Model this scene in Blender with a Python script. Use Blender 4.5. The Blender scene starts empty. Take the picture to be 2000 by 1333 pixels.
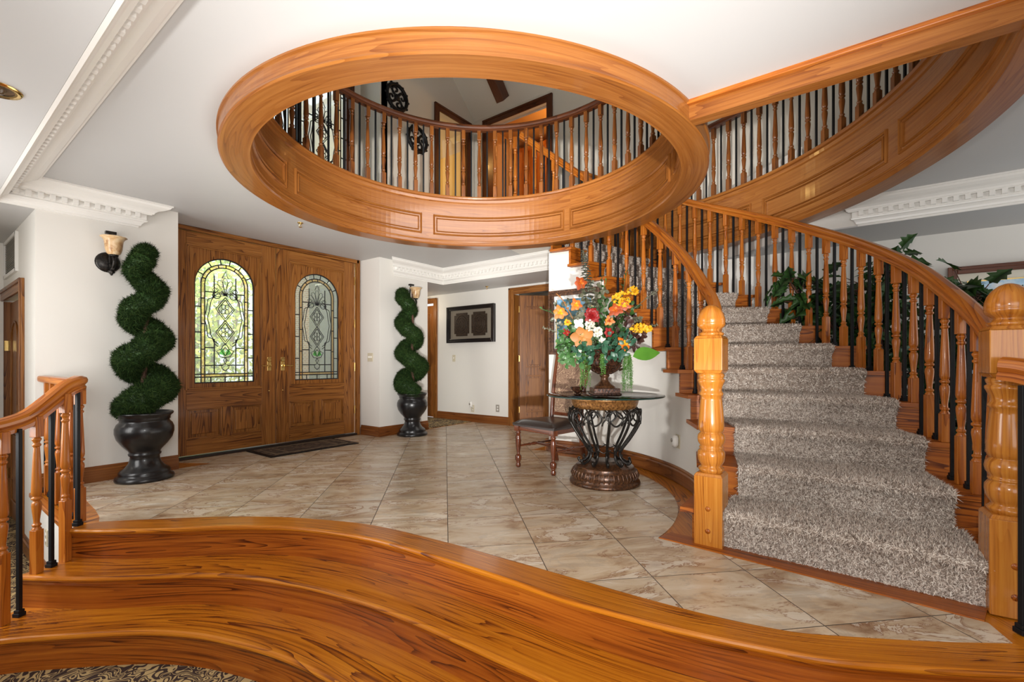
import bpy, math, random
from mathutils import Vector, Matrix
import numpy as np
R = math.radians
PI = math.pi
sin, cos = math.sin, math.cos
scn = bpy.context.scene
COL = scn.collection
rnd = random.Random(7)

# ------------------------------------------------------------------ camera, world, lights, exposure
cam_d = bpy.data.cameras.new('camera')
cam_d.sensor_width = 36.0
cam_d.lens = 36.0 * 898.0 / 2000.0
cam_d.shift_y = 40.5 / 2000.0
cam_d.clip_start = 0.05
cam = bpy.data.objects.new('camera', cam_d)
COL.objects.link(cam)
cam.location = (0, 0, 1.0)
cam.rotation_euler = (R(90), 0, R(36.7 - 90))
scn.camera = cam

world = bpy.data.worlds.new('world')
scn.world = world
world.use_nodes = True
bg = world.node_tree.nodes['Background']
bg.inputs[0].default_value = (0.86, 0.93, 1.0, 1)
bg.inputs[1].default_value = 1.15

def area(name, loc, target, sx, sy, power, col=(1, 1, 1)):
    d = bpy.data.lights.new(name, 'AREA')
    d.shape = 'RECTANGLE'; d.size = sx; d.size_y = sy
    d.energy = power; d.color = col
    o = bpy.data.objects.new(name, d); COL.objects.link(o)
    o.location = loc
    o.rotation_euler = (Vector(target) - Vector(loc)).to_track_quat('-Z', 'Y').to_euler()
    return o
def point(name, loc, power, col=(1, 1, 1), r=0.05):
    d = bpy.data.lights.new(name, 'POINT')
    d.energy = power; d.color = col; d.shadow_soft_size = r
    o = bpy.data.objects.new(name, d); COL.objects.link(o)
    o.location = loc
    return o
# unseen soft fill added behind the camera for the whole foyer
area('living_room_fill', (-1.9, -1.6, 1.3), (2.6, 2.4, 1.0), 3.2, 2.4, 75, (0.98, 0.99, 1.0))
# the photographer's flash on the camera, and its light bounced off the ceiling
point('camera_flash', (-0.10, -0.05, 1.34), 70, (1.0, 0.98, 0.95), 0.04)
area('bounced_flash', (1.2, 0.6, 0.95), (1.5, 0.9, 2.4), 1.8, 1.8, 17, (1.0, 0.98, 0.95))
_sp = bpy.data.lights.new('upstairs_fill_spot', 'SPOT'); _sp.energy = 1500; _sp.spot_size = R(54); _sp.spot_blend = 0.8; _sp.shadow_soft_size = 0.05; _sp.color = (1.0, 0.98, 0.95)
_so = bpy.data.objects.new('upstairs_fill_spot', _sp); COL.objects.link(_so); _so.location = (-1.6, -1.25, 0.45)
_so.rotation_euler = (Vector((5.3, 4.0, 2.95)) - _so.location).to_track_quat('-Z', 'Y').to_euler()  # spot added behind the camera to brighten the upstairs walls
area('left_hall_fill', (-0.6, 4.2, 1.2), (4.0, 1.6, 0.9), 1.2, 1.6, 55, (1.0, 0.99, 0.97))  # added fill for the stair wall and the table
# unseen upward fill added near the floor to brighten the foyer
area('foyer_fill', (2.2, 2.9, 0.25), (2.2, 2.9, 2.4), 1.6, 1.6, 20, (1.0, 0.97, 0.92))
# area light inside the right hand hall
area('right_hall_light', (4.6, -2.6, 1.2), (5.0, 0.6, 1.2), 1.6, 1.6, 20, (0.96, 0.98, 1.0))
point('back_hall_lamp', (5.35, 6.2, 1.9), 5, (1.0, 0.85, 0.62), 0.08)
point('back_hall_fill', (4.9, 4.2, 1.75), 4, (1.0, 0.96, 0.9), 0.25)  # point light added as fill at the back of the foyer
point('left_hall_lamp', (-0.3, 5.6, 1.6), 7, (1.0, 0.93, 0.82), 0.15)
# upstairs
point('upper_hall_lamp', (3.6, 1.2, 4.6), 2.5, (1.0, 0.85, 0.62), 0.2)
area('upper_wall_fill', (3.1, 2.4, 2.95), (5.6, 4.6, 3.45), 1.2, 0.5, 22, (1, .98, .95))  # area light added low upstairs to lighten the walls
area('stairwell_fill', (4.3, 1.3, 2.9), (5.75, 0.2, 3.3), 0.6, 0.4, 7, (1, .98, .95))  # added fill aimed at the wall behind the stairwell
point('upper_bath_lamp', (5.3, 6.6, 4.55), 16, (1.0, 0.66, 0.22), 0.08)
point('upper_closet_lamp', (6.7, 3.9, 4.7), 22, (1.0, 0.55, 0.16), 0.06)

scn.view_settings.view_transform = 'Standard'
scn.view_settings.look = 'None'
scn.view_settings.exposure = 0.17
scn.view_settings.gamma = 1.0
scn.view_settings.use_curve_mapping = False

# ------------------------------------------------------------------ materials
MATS = {}
def newmat(name):
    m = bpy.data.materials.new(name); m.use_nodes = True
    MATS[name] = m
    nt = m.node_tree
    return m, nt, nt.nodes['Principled BSDF']
def plain(name, col, rough=0.5, metal=0.0, coat=0.0, spec=0.5, emit=None, estr=0, sheen=0):
    m, nt, b = newmat(name)
    b.inputs['Base Color'].default_value = (*col, 1)
    b.inputs['Roughness'].default_value = rough
    b.inputs['Metallic'].default_value = metal
    b.inputs['Coat Weight'].default_value = coat
    b.inputs['Coat Roughness'].default_value = 0.08
    b.inputs['Specular IOR Level'].default_value = spec
    if emit:
        b.inputs['Emission Color'].default_value = (*emit, 1)
        b.inputs['Emission Strength'].default_value = estr
    return m
def N(nt, t, **kw):
    n = nt.nodes.new(t)
    for k, v in kw.items():
        if k.startswith('i_'):
            key = k[2:].replace('_', ' ')
            n.inputs[key].default_value = v
        else:
            setattr(n, k, v)
    return n
def math_n(nt, op, a, b=None, c=None):
    n = nt.nodes.new('ShaderNodeMath'); n.operation = op
    for i, x in enumerate((a, b, c)):
        if x is None: continue
        if isinstance(x, (int, float)): n.inputs[i].default_value = x
        else: nt.links.new(x, n.inputs[i])
    return n.outputs[0]
def ramp(nt, fac, stops):
    n = nt.nodes.new('ShaderNodeValToRGB')
    e = n.color_ramp.elements
    while len(e) > 1: e.remove(e[-1])
    e[0].position = stops[0][0]; e[0].color = (*stops[0][1], 1)
    for p, c in stops[1:]:
        k = e.new(p); k.color = (*c, 1)
    nt.links.new(fac, n.inputs[0])
    return n.outputs[0]
def mix(nt, fac, a, b, mode='MIX'):
    n = nt.nodes.new('ShaderNodeMix'); n.data_type = 'RGBA'; n.blend_type = mode
    for i, x in ((0, fac), (6, a), (7, b)):
        if isinstance(x, (int, float)): n.inputs[i].default_value = x
        elif isinstance(x, tuple): n.inputs[i].default_value = (*x, 1)
        else: nt.links.new(x, n.inputs[i])
    return n.outputs[2]
def bump(nt, b, h, strength=0.2, dist=0.01):
    n = nt.nodes.new('ShaderNodeBump'); n.inputs['Strength'].default_value = strength
    n.inputs['Distance'].default_value = dist
    nt.links.new(h, n.inputs['Height']); nt.links.new(n.outputs[0], b.inputs['Normal'])

def wood(name, light, mid, dark, rough=0.28, coat=0.35, figure=1.0, lane=0.11):
    """oak: UV x runs along the grain in metres, y across it"""
    m, nt, b = newmat(name)
    L = nt.links.new
    uv = N(nt, 'ShaderNodeUVMap')
    oi = N(nt, 'ShaderNodeObjectInfo')
    off = N(nt, 'ShaderNodeCombineXYZ')
    L(math_n(nt, 'MULTIPLY', oi.outputs['Random'], 37.0), off.inputs[0])
    L(math_n(nt, 'MULTIPLY', oi.outputs['Random'], 11.3), off.inputs[1])
    add = N(nt, 'ShaderNodeVectorMath', operation='ADD')
    L(uv.outputs[0], add.inputs[0]); L(off.outputs[0], add.inputs[1])
    def mapped(sx, sy):
        mp = N(nt, 'ShaderNodeMapping'); mp.inputs['Scale'].default_value = (sx, sy, 1)
        L(add.outputs[0], mp.inputs[0]); return mp.outputs[0]
    # cathedral figure: noise field contoured into long flat ovals
    n1 = N(nt, 'ShaderNodeTexNoise', i_Scale=1.0, i_Detail=1.6, i_Roughness=0.45, i_Distortion=0.15)
    L(mapped(0.55, 8.5), n1.inputs[0])
    fr = math_n(nt, 'FRACT', math_n(nt, 'MULTIPLY', n1.outputs[0], 17.0))
    line = math_n(nt, 'POWER', fr, 2.6)                     # soft rise, sharp late-wood edge
    n5 = N(nt, 'ShaderNodeTexNoise', i_Scale=1.0, i_Detail=1.0)
    L(mapped(1.3, 5.0), n5.inputs[0])
    patch = N(nt, 'ShaderNodeMapRange'); patch.inputs[1].default_value = .30; patch.inputs[2].default_value = .60
    L(n5.outputs[0], patch.inputs[0])
    line = math_n(nt, 'MULTIPLY', line, patch.outputs[0])
    # long streaks and pores
    n2 = N(nt, 'ShaderNodeTexNoise', i_Scale=1.0, i_Detail=5.0, i_Roughness=0.65)
    L(mapped(1.2, 48), n2.inputs[0])
    n3 = N(nt, 'ShaderNodeTexNoise', i_Scale=1.0, i_Detail=3.0, i_Roughness=0.6)
    L(mapped(9, 380), n3.inputs[0])
    n4 = N(nt, 'ShaderNodeTexNoise', i_Scale=1.0, i_Detail=1.0)
    L(mapped(0.4, 2.0), n4.inputs[0])
    f = math_n(nt, 'MULTIPLY', line, 0.34 * figure)
    f = math_n(nt, 'ADD', f, math_n(nt, 'MULTIPLY', n2.outputs[0], 0.80))
    f = math_n(nt, 'ADD', f, math_n(nt, 'MULTIPLY', n3.outputs[0], 0.22))
    f = math_n(nt, 'ADD', f, math_n(nt, 'MULTIPLY', n4.outputs[0], 0.25))
    c = ramp(nt, f, [(0.50, light), (0.72, mid), (0.94, dark)])
    L(c, b.inputs['Base Color'])
    b.inputs['Specular IOR Level'].default_value = 0.3
    b.inputs['Roughness'].default_value = rough
    b.inputs['Coat Weight'].default_value = coat
    b.inputs['Coat Roughness'].default_value = 0.10
    bump(nt, b, f, 0.10, 0.002)
    return m
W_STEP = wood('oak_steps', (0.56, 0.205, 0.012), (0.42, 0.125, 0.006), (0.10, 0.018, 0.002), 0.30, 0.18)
W_RISER = wood('shaded_oak_risers', (0.40, 0.115, 0.010), (0.28, 0.065, 0.005), (0.07, 0.012, 0.001), 0.36, 0.2)  # darker than the steps: the risers' shade is put into the colour
W_STAIR = wood('oak_stair_risers', (0.44, 0.135, 0.012), (0.32, 0.080, 0.006), (0.10, 0.02, 0.002), 0.45, 0.03)
W_RING = wood('oak_ring', (0.35, 0.135, 0.030), (0.26, 0.086, 0.015), (0.15, 0.040, 0.007), 0.32, 0.25, 0.6)
W_RAIL = wood('oak_rails', (0.48, 0.165, 0.022), (0.37, 0.10, 0.010), (0.17, 0.036, 0.004), 0.30, 0.3)
W_NEWEL = wood('oak_newels', (0.50, 0.205, 0.032), (0.40, 0.135, 0.016), (0.17, 0.042, 0.005), 0.24, 0.45, 0.6)
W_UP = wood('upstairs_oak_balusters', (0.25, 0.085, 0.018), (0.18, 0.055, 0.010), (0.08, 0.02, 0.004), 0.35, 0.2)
W_DOOR = wood('oak_doors', (0.34, 0.138, 0.030), (0.235, 0.082, 0.014), (0.085, 0.024, 0.004), 0.40, 0.12, 1.2)
W_BASE = wood('oak_baseboards', (0.24, 0.085, 0.020), (0.17, 0.050, 0.010), (0.07, 0.018, 0.004), 0.35, 0.25)
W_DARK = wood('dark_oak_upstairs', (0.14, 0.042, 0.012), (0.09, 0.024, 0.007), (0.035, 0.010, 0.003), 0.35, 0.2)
W_CHAIR = wood('walnut_chair', (0.16, 0.045, 0.014), (0.10, 0.024, 0.008), (0.04, 0.009, 0.004), 0.2, 0.6)
W_CLOSET = wood('orange_closet_wood', (0.55, 0.20, 0.04), (0.42, 0.12, 0.02), (0.2, 0.05, 0.01), 0.35, 0.2)

def paint(name, col, rough=0.6, mottled=0.02):
    m, nt, b = newmat(name)
    tc = N(nt, 'ShaderNodeTexCoord')
    n = N(nt, 'ShaderNodeTexNoise', i_Scale=1.3, i_Detail=3.0)
    nt.links.new(tc.outputs['Object'], n.inputs[0])
    c = mix(nt, n.outputs[0], tuple(x * (1 - mottled) for x in col), tuple(min(1, x * (1 + mottled)) for x in col))
    nt.links.new(c, b.inputs['Base Color'])
    n2 = N(nt, 'ShaderNodeTexNoise', i_Scale=260.0, i_Detail=2.0)
    nt.links.new(tc.outputs['Object'], n2.inputs[0])
    bump(nt, b, n2.outputs[0], 0.05, 0.001)
    b.inputs['Roughness'].default_value = rough
    return m
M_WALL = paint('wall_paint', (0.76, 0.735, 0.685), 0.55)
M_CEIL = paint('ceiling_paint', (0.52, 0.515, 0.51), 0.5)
M_CROWN = paint('crown_enamel', (0.83, 0.81, 0.77), 0.3)
M_TAN = paint('tan_upper_paint', (0.74, 0.69, 0.60), 0.6)
M_WHITE = plain('white_enamel', (0.82, 0.80, 0.76), 0.35)
M_BLACK = plain('black_iron', (0.006, 0.006, 0.007), 0.5, spec=.25)
M_BRASS = plain('polished_brass', (0.80, 0.56, 0.20), 0.18, 1.0)
M_STEEL = plain('brushed_nickel', (0.62, 0.60, 0.58), 0.3, 1.0)
M_LEAD = plain('lead_came', (0.006, 0.006, 0.008), 0.6)
M_POT = plain('black_glazed_pot', (0.006, 0.006, 0.007), 0.30, 0, 0.15)
M_LEATHER = plain('dark_leather', (0.020, 0.012, 0.010), 0.32, 0, 0.15)
M_IVORY = plain('ivory_plastic', (0.62, 0.56, 0.42), 0.35)
M_GREYP = plain('grey_plate', (0.33, 0.30, 0.26), 0.4)

def tile_mat():
    m, nt, b = newmat('travertine_tile')
    L = nt.links.new
    g = N(nt, 'ShaderNodeNewGeometry')
    sp = N(nt, 'ShaderNodeSeparateXYZ'); L(g.outputs['Position'], sp.inputs[0])
    T = 0.46847; s1, c1 = sin(R(44.97)), cos(R(44.97))
    u = math_n(nt, 'SUBTRACT', math_n(nt, 'MULTIPLY', sp.outputs[0], s1), math_n(nt, 'MULTIPLY', sp.outputs[1], c1))
    v = math_n(nt, 'ADD', math_n(nt, 'MULTIPLY', sp.outputs[0], c1), math_n(nt, 'MULTIPLY', sp.outputs[1], s1))
    u = math_n(nt, 'DIVIDE', math_n(nt, 'SUBTRACT', u, 0.01587), T)
    v = math_n(nt, 'DIVIDE', math_n(nt, 'SUBTRACT', v, 2.01966), T)
    iu, iv = math_n(nt, 'FLOOR', u), math_n(nt, 'FLOOR', v)
    def edge(x):
        f = math_n(nt, 'FRACT', x)
        return math_n(nt, 'SUBTRACT', 0.5, math_n(nt, 'ABSOLUTE', math_n(nt, 'SUBTRACT', f, 0.5)))
    e = math_n(nt, 'MINIMUM', edge(u), edge(v))
    grout = math_n(nt, 'LESS_THAN', e, 0.0048)
    cell = N(nt, 'ShaderNodeCombineXYZ'); L(iu, cell.inputs[0]); L(iv, cell.inputs[1])
    wn = N(nt, 'ShaderNodeTexWhiteNoise', noise_dimensions='3D'); L(cell.outputs[0], wn.inputs[0])
    sc = N(nt, 'ShaderNodeVectorMath', operation='SCALE'); L(wn.outputs['Color'], sc.inputs[0]); sc.inputs['Scale'].default_value = 40
    uvv = N(nt, 'ShaderNodeCombineXYZ'); L(math_n(nt, 'MULTIPLY', u, 0.42), uvv.inputs[0]); L(v, uvv.inputs[1])
    ad = N(nt, 'ShaderNodeVectorMath', operation='ADD'); L(uvv.outputs[0], ad.inputs[0]); L(sc.outputs[0], ad.inputs[1])
    n1 = N(nt, 'ShaderNodeTexNoise', i_Scale=3.2, i_Detail=7.0, i_Roughness=0.62, i_Distortion=0.7); L(ad.outputs[0], n1.inputs[0])
    n2 = N(nt, 'ShaderNodeTexNoise', i_Scale=2.1, i_Detail=6.0, i_Roughness=0.7, i_Distortion=1.2)
    ad2 = N(nt, 'ShaderNodeVectorMath', operation='ADD'); L(ad.outputs[0], ad2.inputs[0]); ad2.inputs[1].default_value = (7, 3, 2); L(ad2.outputs[0], n2.inputs[0])
    c = ramp(nt, n1.outputs[0], [(0.27, (0.26, 0.14, 0.07)), (0.39, (0.44, 0.30, 0.185)), (0.48, (0.59, 0.455, 0.31)), (0.60, (0.66, 0.54, 0.40)), (0.70, (0.78, 0.70, 0.58))])
    # rusty edged clouds
    d = math_n(nt, 'ABSOLUTE', math_n(nt, 'SUBTRACT', n2.outputs[0], 0.56))
    vein = math_n(nt, 'SUBTRACT', 1.0, math_n(nt, 'MINIMUM', math_n(nt, 'MULTIPLY', d, 42.0), 1.0))
    c = mix(nt, math_n(nt, 'MULTIPLY', vein, 0.75), c, (0.27, 0.125, 0.065))
    cl = math_n(nt, 'GREATER_THAN', n2.outputs[0], 0.57)
    c = mix(nt, math_n(nt, 'MULTIPLY', cl, 0.42), c, (0.82, 0.76, 0.66))
    grey = math_n(nt, 'MULTIPLY', math_n(nt, 'LESS_THAN', n2.outputs[0], 0.42), 0.28)
    c = mix(nt, grey, c, (0.38, 0.34, 0.29))
    tone = math_n(nt, 'MULTIPLY_ADD', wn.outputs['Value'], 0.16, 0.86)
    hs = N(nt, 'ShaderNodeHueSaturation'); L(c, hs.inputs['Color']); L(tone, hs.inputs['Value'])
    c = mix(nt, grout, hs.outputs[0], (0.06, 0.042, 0.03))
    L(c, b.inputs['Base Color'])
    L(math_n(nt, 'MULTIPLY_ADD', grout, 0.5, 0.27), b.inputs['Roughness'])
    bump(nt, b, math_n(nt, 'SUBTRACT', n1.outputs[0], grout), 0.06, 0.004)
    return m
M_TILE = tile_mat()

def scroll_carpet():
    m, nt, b = newmat('scroll_carpet'); L = nt.links.new
    g = N(nt, 'ShaderNodeNewGeometry')
    n0 = N(nt, 'ShaderNodeTexNoise', i_Scale=5.5, i_Detail=1.0); L(g.outputs['Position'], n0.inputs[0])
    sc = N(nt, 'ShaderNodeVectorMath', operation='SCALE'); L(n0.outputs['Color'], sc.inputs[0]); sc.inputs['Scale'].default_value = 0.42
    ad = N(nt, 'ShaderNodeVectorMath', operation='ADD'); L(g.outputs['Position'], ad.inputs[0]); L(sc.outputs[0], ad.inputs[1])
    n1 = N(nt, 'ShaderNodeTexNoise', i_Scale=4.2, i_Detail=1.0, i_Distortion=1.9); L(ad.outputs[0], n1.inputs[0])
    fr = math_n(nt, 'FRACT', math_n(nt, 'MULTIPLY', n1.outputs[0], 11.0))
    band = math_n(nt, 'ABSOLUTE', math_n(nt, 'SUBTRACT', fr, 0.5))
    n2 = N(nt, 'ShaderNodeTexNoise', i_Scale=14.0, i_Detail=1.0); L(g.outputs['Position'], n2.inputs[0])
    th = math_n(nt, 'MULTIPLY_ADD', n2.outputs[0], 0.5, 0.03)
    f = math_n(nt, 'LESS_THAN', band, math_n(nt, 'SUBTRACT', th, 0.08))
    c = mix(nt, f, (0.028, 0.010, 0.006), (0.45, 0.32, 0.14))
    L(c, b.inputs['Base Color']); b.inputs['Roughness'].default_value = 0.9
    n3 = N(nt, 'ShaderNodeTexNoise', i_Scale=420.0, i_Detail=2.0); L(g.outputs['Position'], n3.inputs[0])
    bump(nt, b, n3.outputs[0], 0.5, 0.004)
    return m
M_SCROLL = scroll_carpet()

def shag_mat(name, cols):
    m, nt, b = newmat(name); L = nt.links.new
    uv = N(nt, 'ShaderNodeUVMap'); sp = N(nt, 'ShaderNodeSeparateXYZ'); L(uv.outputs[0], sp.inputs[0])
    L(ramp(nt, sp.outputs[0], cols), b.inputs['Base Color'])
    b.inputs['Roughness'].default_value = 0.85
    b.inputs['Specular IOR Level'].default_value = 0.15
    return m
M_SHAG = shag_mat('shag_yarn', [(0.0, (0.12, 0.085, 0.065)), (0.18, (0.30, 0.235, 0.19)), (0.45, (0.58, 0.49, 0.42)), (1.0, (0.82, 0.75, 0.67))])
M_SHAGB = plain('shag_backing', (0.30, 0.24, 0.195), 0.95)
M_NEEDLE = shag_mat('topiary_needles', [(0.0, (0.006, 0.016, 0.003)), (0.6, (0.014, 0.036, 0.007)), (1.0, (0.045, 0.08, 0.018))])

def leafmat(name, a, bcol, rough=0.4):
    m, nt, b = newmat(name); L = nt.links.new
    oi = N(nt, 'ShaderNodeObjectInfo')
    uv = N(nt, 'ShaderNodeUVMap'); sp = N(nt, 'ShaderNodeSeparateXYZ'); L(uv.outputs[0], sp.inputs[0])
    n = N(nt, 'ShaderNodeTexNoise', i_Scale=9.0, i_Detail=2.0)
    tc = N(nt, 'ShaderNodeTexCoord'); L(tc.outputs['Object'], n.inputs[0])
    f = math_n(nt, 'ADD', math_n(nt, 'MULTIPLY', n.outputs[0], 0.8), math_n(nt, 'MULTIPLY', sp.outputs[0], 0.3))
    L(mix(nt, f, a, bcol), b.inputs['Base Color'])
    b.inputs['Roughness'].default_value = rough
    return m
L_DARK = leafmat('leaf_dark', (0.007, 0.026, 0.006), (0.035, 0.10, 0.016), 0.5)
L_MID = leafmat('leaf_mid', (0.02, 0.075, 0.02), (0.09, 0.22, 0.06))
L_FRESH = leafmat('leaf_fresh', (0.035, 0.15, 0.012), (0.13, 0.33, 0.04))
L_BLUE = leafmat('leaf_bluegreen', (0.006, 0.038, 0.022), (0.04, 0.13, 0.07))
L_EUC = leafmat('leaf_eucalyptus', (0.07, 0.075, 0.045), (0.17, 0.17, 0.11))
L_BURG = leafmat('leaf_burgundy', (0.03, 0.010, 0.012), (0.07, 0.03, 0.02))
F_ORANGE = leafmat('petal_orange', (0.42, 0.04, 0.005), (0.85, 0.26, 0.02), 0.5)
F_YELLOW = leafmat('petal_yellow', (0.70, 0.25, 0.005), (0.90, 0.55, 0.02), 0.5)
F_RED = leafmat('petal_red', (0.16, 0.003, 0.005), (0.38, 0.012, 0.012), 0.5)
F_WHITE = leafmat('petal_white', (0.75, 0.68, 0.50), (0.92, 0.88, 0.78), 0.5)
F_TAN = leafmat('petal_tan', (0.22, 0.06, 0.01), (0.60, 0.26, 0.06), 0.5)
L_FERN = leafmat('leaf_fern', (0.02, 0.09, 0.01), (0.12, 0.27, 0.04))
F_MAROON = leafmat('petal_maroon', (0.16, 0.012, 0.006), (0.55, 0.10, 0.01), 0.5)
M_STEMG = plain('stem_green', (0.05, 0.07, 0.02), 0.6)
M_BARK = plain('bark', (0.10, 0.045, 0.028), 0.8)

def glassmat(name, tint, rough=0.03, trans=0.86, texture=0.0):
    m, nt, b = newmat(name)
    nt.nodes.remove(b)
    out = nt.nodes['Material Output']
    t = N(nt, 'ShaderNodeBsdfTransparent'); t.inputs[0].default_value = (*tint, 1)
    g = N(nt, 'ShaderNodeBsdfGlossy'); g.inputs['Roughness'].default_value = rough
    d = N(nt, 'ShaderNodeBsdfTranslucent'); d.inputs[0].default_value = (*tint, 1)
    a = N(nt, 'ShaderNodeMixShader'); a.inputs[0].default_value = 1 - trans
    nt.links.new(t.outputs[0], a.inputs[1]); nt.links.new(d.outputs[0], a.inputs[2])
    fr = N(nt, 'ShaderNodeFresnel'); fr.inputs[0].default_value = 1.45
    s = N(nt, 'ShaderNodeMixShader')
    nt.links.new(fr.outputs[0], s.inputs[0])
    nt.links.new(a.outputs[0], s.inputs[1]); nt.links.new(g.outputs[0], s.inputs[2])
    nt.links.new(s.outputs[0], out.inputs[0])
    return m
G_DOOR = glassmat('bevelled_clear_glass', (0.88, 0.96, 0.86), 0.05, 0.78)
G_PEACH = glassmat('peach_border_glass', (0.98, 0.72, 0.46), 0.2, 0.8)
G_GREEN = glassmat('green_glass', (0.25, 0.75, 0.25), 0.1, 0.6)
G_TABLE = glassmat('table_glass', (0.93, 0.97, 0.95), 0.01, 1.0)
G_FROST = glassmat('frosted_window_glass', (0.93, 0.97, 0.97), 0.2, 0.6)

def marble_amber():
    m, nt, b = newmat('amber_alabaster')
    tc = N(nt, 'ShaderNodeTexCoord'); n = N(nt, 'ShaderNodeTexNoise', i_Scale=18.0, i_Detail=4.0, i_Distortion=0.8)
    nt.links.new(tc.outputs['Object'], n.inputs[0])
    nt.links.new(ramp(nt, n.outputs[0], [(0.3, (0.30, 0.12, 0.04)), (0.5, (0.62, 0.40, 0.20)), (0.7, (0.75, 0.58, 0.36))]), b.inputs['Base Color'])
    b.inputs['Roughness'].default_value = 0.3
    return m
M_AMBER = marble_amber()
def bronze_mat(name, a, c, metal=0.55, rough=0.35):
    m, nt, b = newmat(name)
    tc = N(nt, 'ShaderNodeTexCoord'); n = N(nt, 'ShaderNodeTexNoise', i_Scale=60.0, i_Detail=4.0)
    nt.links.new(tc.outputs['Object'], n.inputs[0])
    nt.links.new(ramp(nt, n.outputs[0], [(0.35, a), (0.65, c)]), b.inputs['Base Color'])
    b.inputs['Roughness'].default_value = rough; b.inputs['Metallic'].default_value = metal
    bump(nt, b, n.outputs[0], 0.3, 0.003)
    return m
M_BRONZE = bronze_mat('antique_bronze', (0.030, 0.013, 0.007), (0.12, 0.050, 0.020), 0.35, 0.3)
M_BRONZE_L = bronze_mat('gilded_bronze', (0.10, 0.04, 0.012), (0.36, 0.17, 0.05))
M_URN = bronze_mat('urn_bronze', (0.015, 0.008, 0.006), (0.09, 0.035, 0.018), 0.4, 0.22)
M_IRON = bronze_mat('wrought_iron', (0.010, 0.009, 0.008), (0.035, 0.03, 0.026), 0.6, 0.3)
def tapestry():
    m, nt, b = newmat('damask_upholstery'); L = nt.links.new
    tc = N(nt, 'ShaderNodeTexCoord')
    n = N(nt, 'ShaderNodeTexNoise', i_Scale=7.0, i_Detail=1.0, i_Distortion=2.0); L(tc.outputs['Object'], n.inputs[0])
    fr = math_n(nt, 'FRACT', math_n(nt, 'MULTIPLY', n.outputs[0], 9.0))
    f = math_n(nt, 'LESS_THAN', math_n(nt, 'ABSOLUTE', math_n(nt, 'SUBTRACT', fr, 0.5)), 0.09)
    L(mix(nt, f, (0.20, 0.115, 0.075), (0.50, 0.35, 0.22)), b.inputs['Base Color'])
    b.inputs['Roughness'].default_value = 0.7
    return m
M_TAPES = tapestry()

# ------------------------------------------------------------------ mesh builder
class MB:
    def __init__(s): s.v = []; s.f = []; s.uv = []; s.sm = []
    def add(s, vs, fs, uvs, smooth=False):
        o = len(s.v); s.v += [tuple(x) for x in vs]
        for f, u in zip(fs, uvs):
            s.f.append([i + o for i in f]); s.uv.append(u); s.sm.append(smooth)
    def build(s, name, mat, parent=None, bev=0.0, org=None):
        me = bpy.data.meshes.new(name)
        vs = s.v
        if org is not None: vs = [(x - org[0], y - org[1], z - org[2]) for x, y, z in vs]
        me.from_pydata(vs, [], s.f)
        ul = me.uv_layers.new(name='UVMap')
        flat = [c for u in s.uv for p in u for c in p]
        ul.data.foreach_set('uv', flat)
        me.polygons.foreach_set('use_smooth', s.sm)
        me.materials.append(mat)
        me.update()
        o = bpy.data.objects.new(name, me); COL.objects.link(o)
        if org is not None and parent is None: o.location = org
        if parent is not None:
            o.parent = parent
            if org is None: o.matrix_parent_inverse = Matrix.Translation(parent.location).inverted()
        if bev > 0:
            md = o.modifiers.new('bevel', 'BEVEL'); md.width = bev; md.segments = 2; md.limit_method = 'ANGLE'
            md.angle_limit = R(40)
        return o
def box(mb, c, s, rz=0.0, grain='z', M=None, rxy=None):
    hx, hy, hz = s[0] / 2, s[1] / 2, s[2] / 2
    co = [(x, y, z) for z in (-hz, hz) for y in (-hy, hy) for x in (-hx, hx)]
    fs = [(0, 2, 3, 1), (4, 5, 7, 6), (0, 1, 5, 4), (2, 6, 7, 3), (0, 4, 6, 2), (1, 3, 7, 5)]
    nax = [2, 2, 1, 1, 0, 0]
    g = 'xyz'.index(grain); ou, ov = rnd.random() * 9, rnd.random() * 9
    uvs = []
    for f, n in zip(fs, nax):
        if n == g: a, b2 = [i for i in range(3) if i != g]
        else: a = g; b2 = [i for i in range(3) if i not in (g, n)][0]
        uvs.append([(co[i][a] + ou + (0 if n != g else 3), co[i][b2] + ov + n * 0.37) for i in f])
    if M is None: M = Matrix.Translation(c) @ Matrix.Rotation(rz, 4, 'Z')
    if rxy is not None: M = Matrix.Translation(c) @ rxy
    mb.add([M @ Vector(p) for p in co], fs, uvs)
def lathe(mb, prof, c=(0, 0, 0), seg=16, uoff=None, cap=True, M=None):
    """prof: list of (r,z)"""
    M = M or Matrix.Translation(c)
    uo = rnd.random() * 9 if uoff is None else uoff
    vs, fs, uvs = [], [], []
    rm = max(r for r, z in prof)
    cum = [0]
    for a, b in zip(prof, prof[1:]): cum.append(cum[-1] + math.hypot(a[0] - b[0], a[1] - b[1]))
    for i, (r, z) in enumerate(prof):
        for k in range(seg):
            t = 2 * PI * k / seg
            vs.append(M @ Vector((r * cos(t), r * sin(t), z)))
    for i in range(len(prof) - 1):
        for k in range(seg):
            k2 = (k + 1) % seg
            fs.append((i * seg + k, i * seg + k2, (i + 1) * seg + k2, (i + 1) * seg + k))
            v0, v1 = k / seg * 2 * PI * rm, (k + 1) / seg * 2 * PI * rm
            uvs.append([(cum[i] + uo, v0), (cum[i] + uo, v1), (cum[i + 1] + uo, v1), (cum[i + 1] + uo, v0)])
    mb.add(vs, fs, uvs, True)
    if cap:
        for i in (0, len(prof) - 1):
            if prof[i][0] > 1e-4:
                ring = [M @ Vector((prof[i][0] * cos(2 * PI * k / seg), prof[i][0] * sin(2 * PI * k / seg), prof[i][1])) for k in range(seg)]
                f = list(range(seg))
                if i == 0: f.reverse()
                mb.add(ring, [f], [[(ring[j][0] * 1.0, ring[j][1]) for j in f]], False)
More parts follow.
